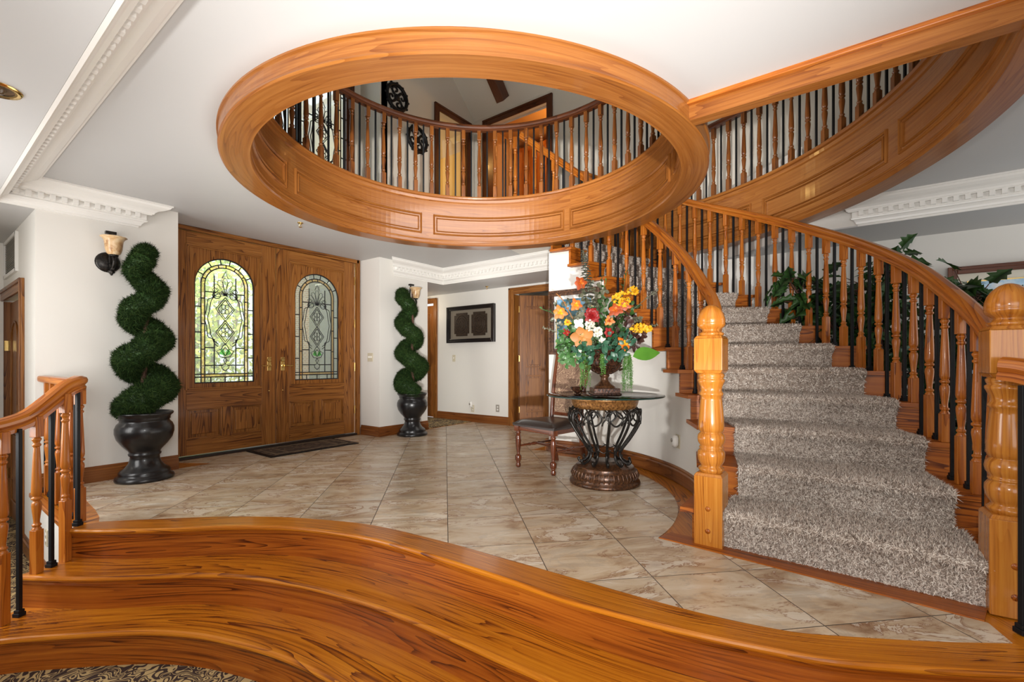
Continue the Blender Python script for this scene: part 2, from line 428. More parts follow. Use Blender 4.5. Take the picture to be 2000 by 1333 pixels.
def sweep(mb, pts, prof, closed=False, pclosed=True, caps=True, smooth=False, ushift=0.0):
    """pts: [(pos, nrm, up)], prof: [(a,b)] -> pos+nrm*a+up*b"""
    n, m = len(pts), len(prof)
    vs = []
    for p, nr, up in pts:
        for a, b in prof: vs.append(Vector(p) + Vector(nr) * a + Vector(up) * b)
    L = [ushift]
    for i in range(1, n): L.append(L[-1] + (Vector(pts[i][0]) - Vector(pts[i - 1][0])).length)
    if closed: L.append(L[-1] + (Vector(pts[0][0]) - Vector(pts[-1][0])).length)
    V = [0]
    for j in range(1, m + 1):
        a, b = prof[j - 1], prof[j % m]; V.append(V[-1] + math.hypot(a[0] - b[0], a[1] - b[1]))
    fs, uvs = [], []
    for i in range(n if closed else n - 1):
        i2 = (i + 1) % n
        for j in range(m if pclosed else m - 1):
            j2 = (j + 1) % m
            fs.append((i * m + j, i2 * m + j, i2 * m + j2, i * m + j2))
            uvs.append([(L[i], V[j]), (L[i + 1], V[j]), (L[i + 1], V[j + 1]), (L[i], V[j + 1])])
    mb.add(vs, fs, uvs, smooth)
    if caps and not closed and pclosed:
        a = list(range(m)); mb.add(vs[:m], [a[::-1]], [[prof[k] for k in a[::-1]]])
        mb.add(vs[-m:], [a], [[prof[k] for k in a]])
def tube(mb, pts, r, seg=8, closed=False, caps=True):
    """round tube; r number or list"""
    P = [Vector(p) for p in pts]; n = len(P)
    rr = r if isinstance(r, (list, tuple)) else [r] * n
    vs = []; prev = None
    for i in range(n):
        if closed: t = P[(i + 1) % n] - P[i - 1]
        else: t = P[min(i + 1, n - 1)] - P[max(i - 1, 0)]
        if t.length < 1e-9: t = Vector((0, 0, 1))
        t.normalize()
        if prev is None:
            a = Vector((0, 0, 1)) if abs(t.z) < 0.9 else Vector((1, 0, 0))
            u = t.cross(a).normalized()
        else:
            u = (prev - t * prev.dot(t))
            u = u.normalized() if u.length > 1e-6 else t.orthogonal().normalized()
        prev = u; w = t.cross(u)
        for k in range(seg):
            an = 2 * PI * k / seg
            vs.append(P[i] + (u * cos(an) + w * sin(an)) * rr[i])
    fs, uvs = [], []; L = 0
    for i in range(n if closed else n - 1):
        i2 = (i + 1) % n; d = (P[i2] - P[i]).length
        for k in range(seg):
            k2 = (k + 1) % seg
            fs.append((i * seg + k, i * seg + k2, i2 * seg + k2, i2 * seg + k))
            uvs.append([(L, k * .01), (L, k * .01 + .01), (L + d, k * .01 + .01), (L + d, k * .01)])
        L += d
    mb.add(vs, fs, uvs, True)
    if caps and not closed:
        a = list(range(seg)); mb.add(vs[:seg], [a[::-1]], [[(0, 0)] * seg]); mb.add(vs[-seg:], [a], [[(0, 0)] * seg])
def prism(mb, poly, z0, z1, sides=True, top=True, bottom=True, rot=0.0):
    n = len(poly)
    cr, sr = cos(rot), sin(rot)
    U = lambda p: (p[0] * cr + p[1] * sr, -p[0] * sr + p[1] * cr)
    if top: mb.add([(x, y, z1) for x, y in poly], [list(range(n))], [[U(p) for p in poly]])
    if bottom: mb.add([(x, y, z0) for x, y in poly], [list(range(n))[::-1]], [[U(p) for p in poly[::-1]]])
    if sides:
        L = 0
        for i in range(n):
            a, b = poly[i], poly[(i + 1) % n]; d = math.hypot(a[0] - b[0], a[1] - b[1])
            mb.add([(a[0], a[1], z0), (b[0], b[1], z0), (b[0], b[1], z1), (a[0], a[1], z1)], [(0, 1, 2, 3)],
                   [[(L, z0), (L + d, z0), (L + d, z1), (L, z1)]]); L += d
def area2(poly): return sum(a[0] * b[1] - b[0] * a[1] for a, b in zip(poly, poly[1:] + poly[:1])) / 2
def ccw(poly): return poly if area2(poly) > 0 else poly[::-1]
def arc(C, r, a0, a1, n, z=0.0, out=1):
    """points for sweep: nrm points away from the centre * out; z number or function of angle"""
    o = []
    for i in range(n + 1):
        t = R(a0 + (a1 - a0) * i / n); zz = z(math.degrees(t)) if callable(z) else z
        o.append((Vector((C[0] + r * cos(t), C[1] + r * sin(t), zz)), Vector((cos(t) * out, sin(t) * out, 0)), Vector((0, 0, 1))))
    return o
def catmull(P, per=8):
    P = [Vector(p) for p in P]; out = []
    for i in range(len(P) - 1):
        p0 = P[i - 1] if i else P[0] * 2 - P[1]; p1 = P[i]; p2 = P[i + 1]
        p3 = P[i + 2] if i + 2 < len(P) else P[-1] * 2 - P[-2]
        for k in range(per):
            t = k / per
            out.append(0.5 * ((2 * p1) + (-p0 + p2) * t + (2 * p0 - 5 * p1 + 4 * p2 - p3) * t * t + (-p0 + 3 * p1 - 3 * p2 + p3) * t ** 3))
    out.append(P[-1]); return out
def resample(P, n):
    L = [0]
    for a, b in zip(P, P[1:]): L.append(L[-1] + (b - a).length)
    out = []; j = 0
    for i in range(n):
        s = L[-1] * i / (n - 1)
        while j < len(L) - 2 and L[j + 1] < s: j += 1
        t = (s - L[j]) / max(1e-9, L[j + 1] - L[j]); out.append(P[j].lerp(P[j + 1], min(1, max(0, t))))
    return out

# ------------------------------------------------------------------ objects, names, labels
def tag(o, label=None, cat=None, group=None, kind=None):
    if label: o['label'] = label
    if cat: o['category'] = cat
    if group: o['group'] = group
    if kind: o['kind'] = kind
    return o
def thing(name, label, cat, loc=(0, 0, 0), rz=0.0, group=None, kind=None):
    o = bpy.data.objects.new(name, None); COL.objects.link(o)
    o.location = loc; o.rotation_euler = (0, 0, rz); o.empty_display_size = 0.1
    return tag(o, label, cat, group, kind)
def struct(name, mb, mat, label, cat='wall', bev=0.0):
    return tag(mb.build(name, mat, None, bev), label, cat, None, 'structure')
def kids(o): return [c for c in bpy.data.objects if c.parent == o]
def dup(root, loc, rz=0.0, label=None):
    def cp(o, par):
        c = o.copy(); COL.objects.link(c); c.parent = par
        for k in kids(o): cp(k, c)
        return c
    c = root.copy(); COL.objects.link(c); c.location = loc; c.rotation_euler = (0, 0, rz)
    if label: c['label'] = label
    for k in kids(root): cp(k, c)
    return c

# ------------------------------------------------------------------ layout constants (metres; tile floor is z=0)
C = (2.72, 2.40)          # centre of the round opening and of the stair
ZC = 2.395                # foyer ceiling
ZL = 2.18                 # lowered hall ceilings
ZF = -0.561               # sunken carpeted floor
ZU = 2.81                 # upper floor
YP = 5.07                 # front of the piers either side of the doors
YD = 5.46                 # wall of the entrance doors
XB = 5.75                 # back wall
XH = 5.03                 # header of the back hall
XL = 0.43                 # header of the left hall
XP = 0.645                # left end of the platform
RISE = 0.187

# the measured curves of the front steps
N0 = [(0.605, 3.775), (0.72, 3.61), (0.92, 3.36), (1.16, 3.11), (1.31, 2.92), (1.46, 2.67), (1.59, 2.28), (1.645, 1.9), (1.67, 1.55), (1.685, 1.26), (1.695, 0.96), (1.72, 0.71), (1.765, 0.46), (1.82, 0.25), (1.88, 0.06), (2.0, -0.16), (2.17, -0.44), (2.37, -0.74)]
E0 = [(0.76, 3.78), (0.86, 3.69), (0.98, 3.57), (1.23, 3.31), (1.39, 3.10), (1.55, 2.84), (1.74, 2.38), (1.82, 1.85), (1.85, 1.44), (1.865, 1.18), (1.875, 1.0), (1.895, 0.68), (1.925, 0.43), (1.98, 0.2), (2.06, 0.04), (2.22, -0.23), (2.37, -0.45)]
N1 = [(0.40, 3.715), (0.49, 3.575), (0.65, 3.35), (0.86, 3.12), (1.0, 2.96), (1.14, 2.74), (1.25, 2.47), (1.33, 2.22), (1.385, 1.95), (1.42, 1.64), (1.435, 1.34), (1.445, 1.07), (1.46, 0.83), (1.49, 0.6), (1.54, 0.35), (1.62, 0.08), (1.76, -0.2), (1.95, -0.52), (2.15, -0.85)]
N2 = [(0.09, 3.51), (0.20, 3.45), (0.33, 3.36), (0.53, 3.16), (0.76, 2.90), (0.90, 2.67), (0.98, 2.47), (1.04, 2.28), (1.085, 2.09), (1.12, 1.85), (1.145, 1.55), (1.165, 1.2), (1.18, 0.9), (1.21, 0.6), (1.27, 0.3), (1.36, 0.0), (1.52, -0.34), (1.72, -0.68), (1.9, -0.98)]
def curve2(P, n=120): return resample([Vector((p.x, p.y, 0)) for p in catmull([(x, y, 0) for x, y in P], 8)], n)
def offs(P, d):
    out = []
    for i, p in enumerate(P):
        t = (P[min(i + 1, len(P) - 1)] - P[max(i - 1, 0)]).normalized()
        out.append(p + Vector((t.y, -t.x, 0)) * d)   # d<0: to the platform side
    return out
cN0, cN1, cN2, cE0 = curve2(N0), curve2(N1), curve2(N2), curve2(E0)
# which side is the platform?
_m = offs(cN0, 0.1)[60]; SGN = 1 if _m.x > cN0[60].x else -1
# ------------------------------------------------------------------ floors
def polar(r, a): return (C[0] + r * cos(R(a)), C[1] + r * sin(R(a)))
tile_poly = [(p.x, p.y) for p in cE0]
tile_poly += [(2.50, -0.41), (2.585, 0.895)]
tile_poly += [polar(1.51, a) for a in range(-90, 9, 4)]
tile_poly += [(4.40, 2.72), (4.30, 2.95), (XB, 2.95), (XB, YP), (3.85, YP), (3.85, YD - 0.03), (1.64, YD - 0.03), (1.90, YP), (0.93, YP), (0.83, 4.72), (0.825, 4.44), (0.81, 4.13), (0.79, 3.92)]
tile_poly = ccw(tile_poly)
mb = MB(); prism(mb, tile_poly, -0.03, 0.0, bottom=False); struct('floor', mb, M_TILE, 'cream and rust marbled tile floor laid diagonally across the foyer', 'floor')
plat = [(p.x, p.y) for p in offs(cN0, -0.03)]
plat_tail = [(2.40, -0.70), (2.62, -0.66)] + [polar(3.0, a) for a in range(-90, 0, 5)] + [(XB + 1.2, 2.4), (XB + 1.2, YD + 1.8), (3.85, YD + 1.8), (3.85, YD + 0.3), (1.60, YD + 0.3), (1.60, YP + 0.05), (XP, YP + 0.05), (XP, 3.78)]
plat = ccw(plat[:-1] + plat_tail)
mb = MB(); prism(mb, plat, ZF, -0.004, sides=False, bottom=False, rot=0.6)
struct('floor_wood_border', mb, W_STEP, 'oak border boards around the edge of the foyer tiles', 'floor')
plat2 = ccw([(p.x, p.y) for p in offs(cN0, -0.06)][:-1] + plat_tail)
mb = MB(); prism(mb, plat2, ZF, -0.004, top=False, bottom=False)
struct('wall_platform', mb, M_WALL, 'low white wall under the raised foyer floor', 'wall')
mb = MB(); prism(mb, [(-4, -5), (8.5, -5), (8.5, 9), (-4, 9)], ZF - 0.05, ZF, bottom=False, sides=False)
struct('floor_carpet', mb, M_SCROLL, 'sunken floor carpeted in brown and gold scrollwork', 'floor')
mb = MB(); prism(mb, [(4.73, YP + .06), (XB, YP + .06), (XB, 6.8), (3.9, 6.8), (3.9, YP + .16), (4.73, YP + .16)], -0.004, 0.006, bottom=False)
struct('floor_back_hall', mb, M_SCROLL, 'dark patterned carpet in the hall behind the right pier', 'floor')

# ------------------------------------------------------------------ walls (downstairs)
def wallbox(name, x0, x1, y0, y1, z0, z1, label, mat=None):
    mb = MB(); box(mb, ((x0 + x1) / 2, (y0 + y1) / 2, (z0 + z1) / 2), (x1 - x0, y1 - y0, z1 - z0))
    return struct(name, mb, mat or M_WALL, label, 'wall')
def wallpoly(name, poly, z0, z1, label, mat=None):
    mb = MB(); prism(mb, ccw(poly), z0, z1); return struct(name, mb, mat or M_WALL, label, 'wall')
# left pier (front face Y=YP) and its hall side (X=XP), right pier
DL, DR = 1.58, 3.82       # casing outer edges of the entrance doors
wallpoly('wall_left_pier', [(XP, YP), (DL, YP), (DL, 5.75), (XP + .12, 5.75), (XP + .12, 5.62), (XP, 5.62)], ZF, ZC, 'white wall left of the entrance doors with the sconce')
wallpoly('wall_right_pier', [(DR + .03, YP), (4.71, YP), (4.71, YP + .16), (3.95, YP + .16), (3.95, 5.75), (DR + .03, 5.75)], 0, ZC, 'white pier right of the entrance doors')
wallbox('wall_left_hall', XP, XP + .12, 6.87, 7.2, ZF, ZL, 'end piece of the left hall wall past its door')
wallbox('wall_left_hall_over_door', XP, XP + .12, 5.62, 6.87, 1.62, ZL + .3, 'left hall wall above its door')
wallbox('wall_left_hall_end', -2.5, XP, 6.8, 6.92, ZF, ZL, 'far end wall of the left hall')
# back wall X = XB with openings: right door (Y 3.40..4.23), far left door (5.99..6.70)
wallbox('wall_back', XB, XB + .12, 4.24, 6.0, 0, ZL, 'white back wall with the dark framed art')
wallbox('wall_back_right', XB, XB + .12, -5, 3.38, ZF, ZL + .4, 'long white wall behind the staircase')
wallbox('wall_back_over_door', XB, XB + .12, 3.38, 4.24, 2.09, ZL, 'strip of back wall above the open door')
wallbox('wall_back_far', XB, XB + .12, 6.0, 7.5, 2.09, ZL, 'strip of back wall above the far hall door')
wallbox('wall_back_hall_end', 3.9, XB + .3, 7.0, 7.1, 0, ZL, 'end wall of the back hall')
wallbox('wall_living_rear', -4.1, XB + .12, -3.5, -3.4, ZF, ZC + .1, 'rear wall of the living room behind the camera')
wallbox('wall_living_left', -4.1, -4.0, -3.4, 7, ZF, ZC + .1, 'left wall of the living room behind the camera')
# room behind the open door
wallbox('wall_study', 8.2, 8.3, 1.2, 5.6, 0, 2.5, 'far wall of the room behind the open door', M_TAN)
wallbox('wall_study_side', XB + .12, 8.2, 1.2, 1.3, 0, 2.5, 'side wall of the room behind the open door', M_TAN)
wallbox('wall_study_left', XB + .12, 8.2, 5.5, 5.6, 0, 2.5, 'left wall of the room behind the open door', M_TAN)
mb = MB(); prism(mb, [(XB, 1.2), (8.3, 1.2), (8.3, 5.6), (XB, 5.6)], 2.45, 2.55); struct('ceiling_study', mb, M_CEIL, 'ceiling of the room behind the open door', 'ceiling')
# curved wall under the stair
TH = [-92, -81.5, -69.5, -58.5, -50.5, -43, -35.5, -28, -20.6, -13.3, -6, 1.6, 9, 16.5, 24, 31.5]   # nosing angles at r=1.66
TO = [-92, -84, -76, -69, -61.5, -54, -46.3, -38.6, -30.8, -23, -15.4, -7.8, -0.2, 7.4, 15, 22.6]    # nosing angles at r=2.80
def th(k, r):
    """angle (deg) of the nosing of step k (1..16) at radius r"""
    a, b = TH[k - 1], TO[k - 1]
    return a + (b - a) * (r - 1.66) / 1.14
def stp(k, r, back=0.0, z=None):
    t = R(th(k, r)) + back / r
    return (C[0] + r * cos(t), C[1] + r * sin(t), k * RISE if z is None else z)
mb = MB()
WEND = 11.8
for k in range(1, 16):
    # wedge under step k, r 1.69..2.90, z 0..k*RISE-.03
    zt = k * RISE - 0.03
    z0 = 0 if k < 9 else (ZC - .002 if k > 12 else 0)
    a0 = [th(k, 1.69) + 1.6, th(k, 2.9) + 1.2]; a1 = [th(k + 1, 1.69) + 1.6, th(k + 1, 2.9) + 1.2]
    if k == 12: a1[0] = WEND; 
    if k > 12: a0[0] = max(a0[0], WEND)
    RW = [1.69, 2.0, 2.3, 2.6, 2.94]
    def bk(kk, r): return th(kk, r) + math.degrees(.042 / r)
    lo = [(r, max(bk(k, r), WEND) if k > 12 else bk(k, r)) for r in RW]
    hi = [(r, bk(k + 1, r)) for r in RW[::-1]]
    if k == 12: hi[-1] = (1.69, WEND)
    if k == 13: lo = [(r, max(bk(k, r), WEND if r < 2 else -99)) for r in RW]
    inn = hi[-1:][0]; n_ = 5
    mid_in = [(1.69, inn[1] + (lo[0][1] - inn[1]) * i / n_) for i in range(1, n_)]
    mid_out = [(2.94, lo[-1][1] + (hi[0][1] - lo[-1][1]) * i / n_) for i in range(1, n_)]
    inn, out = lo + mid_out, hi + mid_in
    poly = [polar(r, a) for r, a in inn + out]
    prism(mb, poly, z0, zt)
struct('wall_under_stair', mb, M_WALL, 'curved white wall below the staircase', 'wall')

# ------------------------------------------------------------------ ceilings
def box_hit(a, x0, x1, y0, y1):
    dx, dy = cos(a), sin(a); t = 1e9
    if dx > 1e-9: t = min(t, (x1 - C[0]) / dx)
    if dx < -1e-9: t = min(t, (x0 - C[0]) / dx)
    if dy > 1e-9: t = min(t, (y1 - C[1]) / dy)
    if dy < -1e-9: t = min(t, (y0 - C[1]) / dy)
    return t
mb = MB()
A = [x for x in np.arange(-180, 180.01, 2.0)] + [-95.8, -94.5, -93.3, -10.01, -10.0]
x0, x1, y0, y1 = XL - .02, XH + .02, -3.42, YD + .2
for cx in (x0, x1):
    for cy in (y0, y1): A.append(math.degrees(math.atan2(cy - C[1], cx - C[0])))
A = sorted(set(round(a, 4) for a in A))
WELL_A = 12.0
def rin(a):
    if -95.8 < a < -93.2: return max(1.69, min(2.93, 0.17 / max(1e-6, abs(cos(R(a))))))
    if -93.2 <= a <= WELL_A: return 2.93
    return 1.69
for a, b in zip(A, A[1:]):
    if b - a < 1e-4: continue
    q = []
    m = (a + b) / 2
    for t in (a, b):
        r = rin(t) if rin(t) != rin(m) and abs(rin(t) - rin(m)) < 0.9 else rin(m)
        if -95.9 < m < -93.2: r = rin(t) if -95.8 < t < -93.2 else (1.69 if t <= -95.8 else 2.93)
        ro = max(r, box_hit(R(t), x0, x1, y0, y1))
        q.append(((C[0] + r * cos(R(t)), C[1] + r * sin(R(t))), (C[0] + ro * cos(R(t)), C[1] + ro * sin(R(t)))))
    (a0, a1), (b0, b1) = q
    for z, fl in ((ZC, 0), (ZU - .01, 1)):
        f = [(a0[0], a0[1], z), (a1[0], a1[1], z), (b1[0], b1[1], z), (b0[0], b0[1], z)]
        mb.add(f, [(0, 1, 2, 3) if fl else (3, 2, 1, 0)], [[(p[0], p[1]) for p in (f if fl else f[::-1])]])
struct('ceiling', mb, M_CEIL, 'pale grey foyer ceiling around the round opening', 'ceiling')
# lowered hall ceilings
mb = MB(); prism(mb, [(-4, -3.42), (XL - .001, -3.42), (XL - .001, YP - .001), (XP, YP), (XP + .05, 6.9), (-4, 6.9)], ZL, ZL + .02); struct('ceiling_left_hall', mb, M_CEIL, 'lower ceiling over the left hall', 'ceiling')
mb = MB(); prism(mb, [(XH + .001, 3.0), (XB + .1, 3.0), (XB + .1, 7.1), (3.9, 7.1), (3.9, YP + .17), (4.711, YP + .17), (4.711, YP + .001), (XH + .001, YP + .001)], ZL, ZL + .02)
struct('ceiling_back_hall', mb, M_CEIL, 'lower grey ceiling over the back hall', 'ceiling')
mb = MB(); prism(mb, [(XH + .001, -4), (XB + .1, -4), (XB + .1, 1.30), (XB, 1.21), (XH + .001, 0.39)], ZL, ZL + .02)
struct('ceiling_right_hall', mb, M_CEIL, 'lower grey ceiling over the hall behind the staircase', 'ceiling')
# headers (faces between the two ceiling heights)
wallbox('wall_left_header', XL - .12, XL, -3.4, YP + .1, ZL + .012, ZC + .2, 'header beam carrying the dentil crown at upper left')
wallbox('wall_pier_header', XL - .12, XP + .02, YP, YP + .12, ZL + .012, ZC + .2, 'header above the left end of the sconce wall')
wallbox('wall_back_header', XH, XH + .12, 3.05, YP + .12, ZL + .012, ZC + .2, 'header over the back hall')
wallbox('wall_back_header_return', 4.65, XH + .12, YP, YP + .12, ZL + .012, ZC + .2, 'short header joining the right pier')
wallbox('wall_right_header', XH, XH + .12, -4, 0.39, ZL + .012, ZC + .2, 'header carrying the crown at upper right')
wallpoly('wall_stair_header', [(XH, 0.39), (XH + .12, 0.39), (XB + .12, 1.12), (XB + .12, 1.30), (XB, 1.21)], ZL + .012, ZC + .6, 'angled header behind the staircase')
# outer wall around the entrance doors
wallbox('wall_entrance_left', 1.0, DL + .02, YD + .05, 5.75, 0, ZC + .5, 'wall behind the left door casing')
wallbox('wall_entrance_right', DR - .02, 4.2, YD + .05, 5.75, 0, ZC + .5, 'wall behind the right door casing')

# ------------------------------------------------------------------ crown mouldings
CP = [(0, 0), (0.165, 0), (0.165, -.013), (0.158, -.015), (0.150, -.030), (0.128, -.046), (0.100, -.058), (0.084, -.072), (0.078, -.088), (0.070, -.088), (0.070, -.097), (0.046, -.097), (0.046, -.146), (0.052, -.149), (0.050, -.158), (0.036, -.166), (0.026, -.180), (0.022, -.196), (0.012, -.200), (0.012, -.215), (0, -.215)]
def crown(name, p0, p1, nrm, k0, k1, label, sa=1.0, dent=True):
    p0 = Vector(p0); p1 = Vector(p1); d = (p1 - p0).normalized(); nr = Vector(nrm)
    mb = MB(); vs = []
    for base, k in ((p0, k0), (p1, k1)):
        for a, b in CP: vs.append(base + nr * a * sa + d * (k * a) + Vector((0, 0, b)))
    m = len(CP); fs = [(j, m + j, m + (j + 1) % m, (j + 1) % m) for j in range(m)]
    if (d.cross(nr)).z > 0: fs = [f[::-1] for f in fs]
    mb.add(vs, fs, [[(0, 0)] * 4 for _ in fs])
    mb.add(vs[:m], [list(range(m))], [[(0, 0)] * m]); mb.add(vs[m:], [list(range(m))], [[(0, 0)] * m])
    # dentils belong to the moulding's pattern
    L = (p1 - p0).length; s = 0.075 * (1 if k0 > 0 else -.3) + .03
    rz = math.atan2(d.y, d.x)
    while dent and s < L - (0.0 if k1 < 0 else -0.06) - .02:
        c = p0 + d * s + nr * 0.060 * sa + Vector((0, 0, -.116))
        box(mb, c, (0.032, 0.030, 0.036), rz); s += 0.066
    return tag(mb.build(name, M_CROWN), label, 'crown moulding', None, 'structure')
crown('trim_1', (XL, YP, ZC), (1.266, YP, ZC), (0, -1, 0), 1.39, 1.4, 'white dentil crown moulding above the left sconce')
crown('trim_2', (XL, YP, ZC), (XL, -3.2, ZC), (1, 0, 0), 1, 0, 'white dentil crown moulding running along the upper left header', 1.39)
crown('trim_3', (4.09, YP, ZC), (XH, YP, ZC), (0, -1, 0), -1, -1, 'short white dentil crown moulding on the right pier')
crown('trim_4', (XH, YP, ZC), (XH, 3.05, ZC), (-1, 0, 0), 1, 0, 'white dentil crown moulding on the back hall header')
crown('trim_5', (XH, -0.035, ZC), (XH, -3.9, ZC), (-1, 0, 0), -1.2, 0, 'white dentil crown moulding at upper right behind the stair')

# ------------------------------------------------------------------ baseboards
BP = [(0, 0), (0.020, 0), (0.020, 0.095), (0.012, 0.105), (0.012, 0.118), (0.006, 0.130), (0, 0.130)]
def baseb(name, p0, p1, nrm, label, z=0.0):
    mb = MB(); sweep(mb, [(Vector((*p0, z)), nrm + (0,), (0, 0, 1)), (Vector((*p1, z)), nrm + (0,), (0, 0, 1))], BP)
    return struct(name, mb, W_BASE, label, 'baseboard')
baseb('baseboard_left', (XP + .002, YP), (DL, YP), (0, -1), 'oak baseboard behind the left topiary')
baseb('baseboard_right_return', (DR + .03, YD), (DR + .03, YP), (-1, 0), 'short oak baseboard beside the right door casing')
baseb('baseboard_right_pier', (DR + .01, YP), (4.71, YP), (0, -1), 'oak baseboard behind the right topiary')
baseb('baseboard_back', (XB, 4.33), (XB, 5.92), (-1, 0), 'oak baseboard under the dark framed art')
baseb('baseboard_left_hall', (XP, 3.9), (XP, 5.62), (-1, 0), 'oak baseboard along the sunken left hall', ZF)
mb = MB(); sweep(mb, arc(C, 1.69, -86, WEND, 50, 0, -1), BP); struct('baseboard_stair', mb, W_BASE, 'curved oak baseboard at the foot of the stair wall', 'baseboard')
mb = MB(); box(mb, (4.42, 2.78, .065), (.06, .06, .13), R(12)); struct('baseboard_stair_end', mb, W_BASE, 'oak baseboard block at the end of the stair wall', 'baseboard')

# ------------------------------------------------------------------ front steps
steps = thing('front_steps', 'wide curved oak steps descending from the tiled foyer to the carpet', 'steps', (1.4, 2.5, ZF))
def tread(name, inner, outer, z, mat=W_STEP):
    mb = MB(); n = len(outer); L = [0]
    for a, b in zip(outer, outer[1:]): L.append(L[-1] + (b - a).length)
    vs = []
    W = [(i - o).length for i, o in zip(inner, outer)]
    prof = [(None, 0), (-.014, 0), (-.004, -.004), (0, -.012), (0, -.020), (-.006, -.027), (-.014, -.030), (None, -.030)]
    for i in range(n):
        d = (outer[i] - inner[i]).normalized()
        for a, b in prof:
            p = inner[i] if a is None else outer[i] + d * a
            vs.append((p.x, p.y, z + b))
    m = len(prof); fs, uvs = [], []
    for i in range(n - 1):
        for j in range(m - 1):
            fs.append((i * m + j, i * m + j + 1, (i + 1) * m + j + 1, (i + 1) * m + j))
            v0 = [(-W[i] if j == 0 else j * .008), (j + 1) * .008 if j < m - 2 else .06]
            uvs.append([(L[i], v0[0]), (L[i], v0[1]), (L[i + 1], v0[1]), (L[i + 1], v0[0])])
    mb.add(vs, fs, uvs, False)
    for e in (0, n - 1): mb.add(vs[e * m:(e + 1) * m], [list(range(m))], [[(p[0], p[1]) for p in vs[e * m:(e + 1) * m]]])
    return mb.build(name, mat, steps)
def riser(outer, z0, z1, back=0.030):
    a = offs(outer, -back)
    mb = MB()
    pts = []
    for i, p in enumerate(a):
        t = (a[min(i + 1, len(a) - 1)] - a[max(i - 1, 0)]).normalized()
        pts.append((Vector((p.x, p.y, 0)), Vector((t.y, -t.x, 0)), Vector((0, 0, 1))))
    sweep(mb, pts, [(-.02, z0), (0, z0), (0, z1 - .028), (.010, z1 - .022), (.016, z1 - .006), (.016, z1), (-.02, z1)])
    return mb.build('riser', W_RISER, steps)
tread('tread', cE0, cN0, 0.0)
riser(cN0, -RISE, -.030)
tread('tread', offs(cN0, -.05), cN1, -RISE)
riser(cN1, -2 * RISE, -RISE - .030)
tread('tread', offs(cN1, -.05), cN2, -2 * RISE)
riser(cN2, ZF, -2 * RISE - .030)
# closed oak end cheeks on the left
for a, b, z in ((cN1[0], cN0[0], -RISE), (cN2[0], cN1[0], -2 * RISE)):
    mb = MB(); box(mb, ((a.x + b.x) / 2 + .03, (a.y + b.y) / 2 + .02, (z - .03 + ZF) / 2), ((a - b).length, .03, z - .03 - ZF), math.atan2(b.y - a.y, b.x - a.x), 'x')
    mb.build('end_panel', W_RISER, steps)
mb = MB(); box(mb, (XP - .01, 4.44, -.02), (.05, 1.24, .035), 0, 'y'); mb.build('edge_nosing', W_RAIL, steps, .006)

# ------------------------------------------------------------------ staircase
stair = thing('curved_staircase', 'curved oak staircase with wooden treads rising behind the left newel post', 'staircase', (2.72, 0.1, 0))
for k in range(1, 16):
    mb = MB(); n = 10
    def ring(r, back, kk): t = R(th(kk, r)) + back / r; return (C[0] + r * cos(t), C[1] + r * sin(t))
    rs = [1.635 + (2.99 - 1.635) * i / n for i in range(n + 1)]
    poly = [ring(r, 0, k) for r in rs] + [ring(r, .045, k + 1) for r in rs[::-1]]
    if k == 1: poly[0] = (poly[0][0] - .03, poly[0][1] + .02)
    prism(mb, poly, k * RISE - .028, k * RISE, rot=R(th(k, 2.2)) )
    mb.build('tread', W_STAIR, stair, .007)
    mb = MB()
    rs = [1.665 + (2.96 - 1.665) * i / n for i in range(n + 1)]
    poly = [ring(r, .028, k) for r in rs] + [ring(r, .050, k) for r in rs[::-1]]
    z0 = max(0, (k - 1) * RISE); z1 = k * RISE - .028
    mb2 = MB()
    for i in range(n):
        a, b = poly[i], poly[i + 1]; d0, d1 = rs[i], rs[i + 1]
        mb.add([(*a, z0), (*b, z0), (*b, z1), (*a, z1)], [(0, 1, 2, 3)], [[(d0, z0), (d1, z0), (d1, z1), (d0, z1)]])
    a, b = poly[-1], poly[0]
    mb.add([(*b, z0), (*b, z1), (*a, z1), (*a, z0)], [(0, 1, 2, 3)], [[(0, z0), (0, z1), (.02, z1), (.02, z0)]])
    mb.build('riser', W_STAIR, stair)
# threshold board in front of the first step
mb = MB(); prism(mb, ccw([(2.502, -0.40), (2.587, 0.89), (2.70, 0.86), (2.72, -0.45)]), -0.003, 0.006, rot=R(90)); mb.build('threshold', W_RISER, stair)

# shag runner
def carpet_grid(k):
    """rows of points for step k: riser bottom -> nose -> tread back"""
    RS = [1.865 + (2.80 - 1.865) * i / 12 for i in range(13)]
    if k == 1: RS = [1.835 + (2.835 - 1.835) * i / 12 for i in range(13)]
    z0 = (k - 1) * RISE + (.012 if k > 1 else .004); z1 = k * RISE
    rows = []
    def row(back, z, kk=k):
        o = []
        for r in RS:
            t = R(th(kk, r)) + back / r; o.append(Vector((C[0] + r * cos(t), C[1] + r * sin(t), z)))
        return o
    rows.append(row(.016, z0)); rows.append(row(.016, z0 + .05)); rows.append(row(.014, z0 + .10)); rows.append(row(.004, z1 - .045))
    rows.append(row(-.012, z1 - .030)); rows.append(row(-.020, z1 - .012)); rows.append(row(-.014, z1 + .006)); rows.append(row(.006, z1 + .014))
    nxt = row(.016, z1 + .012, k + 1); cur = rows[-1]
    for f in (.25, .5, .75, 1.0): rows.append([a.lerp(b, f) for a, b in zip(cur, nxt)])
    return rows
NR = np.random.RandomState(3)
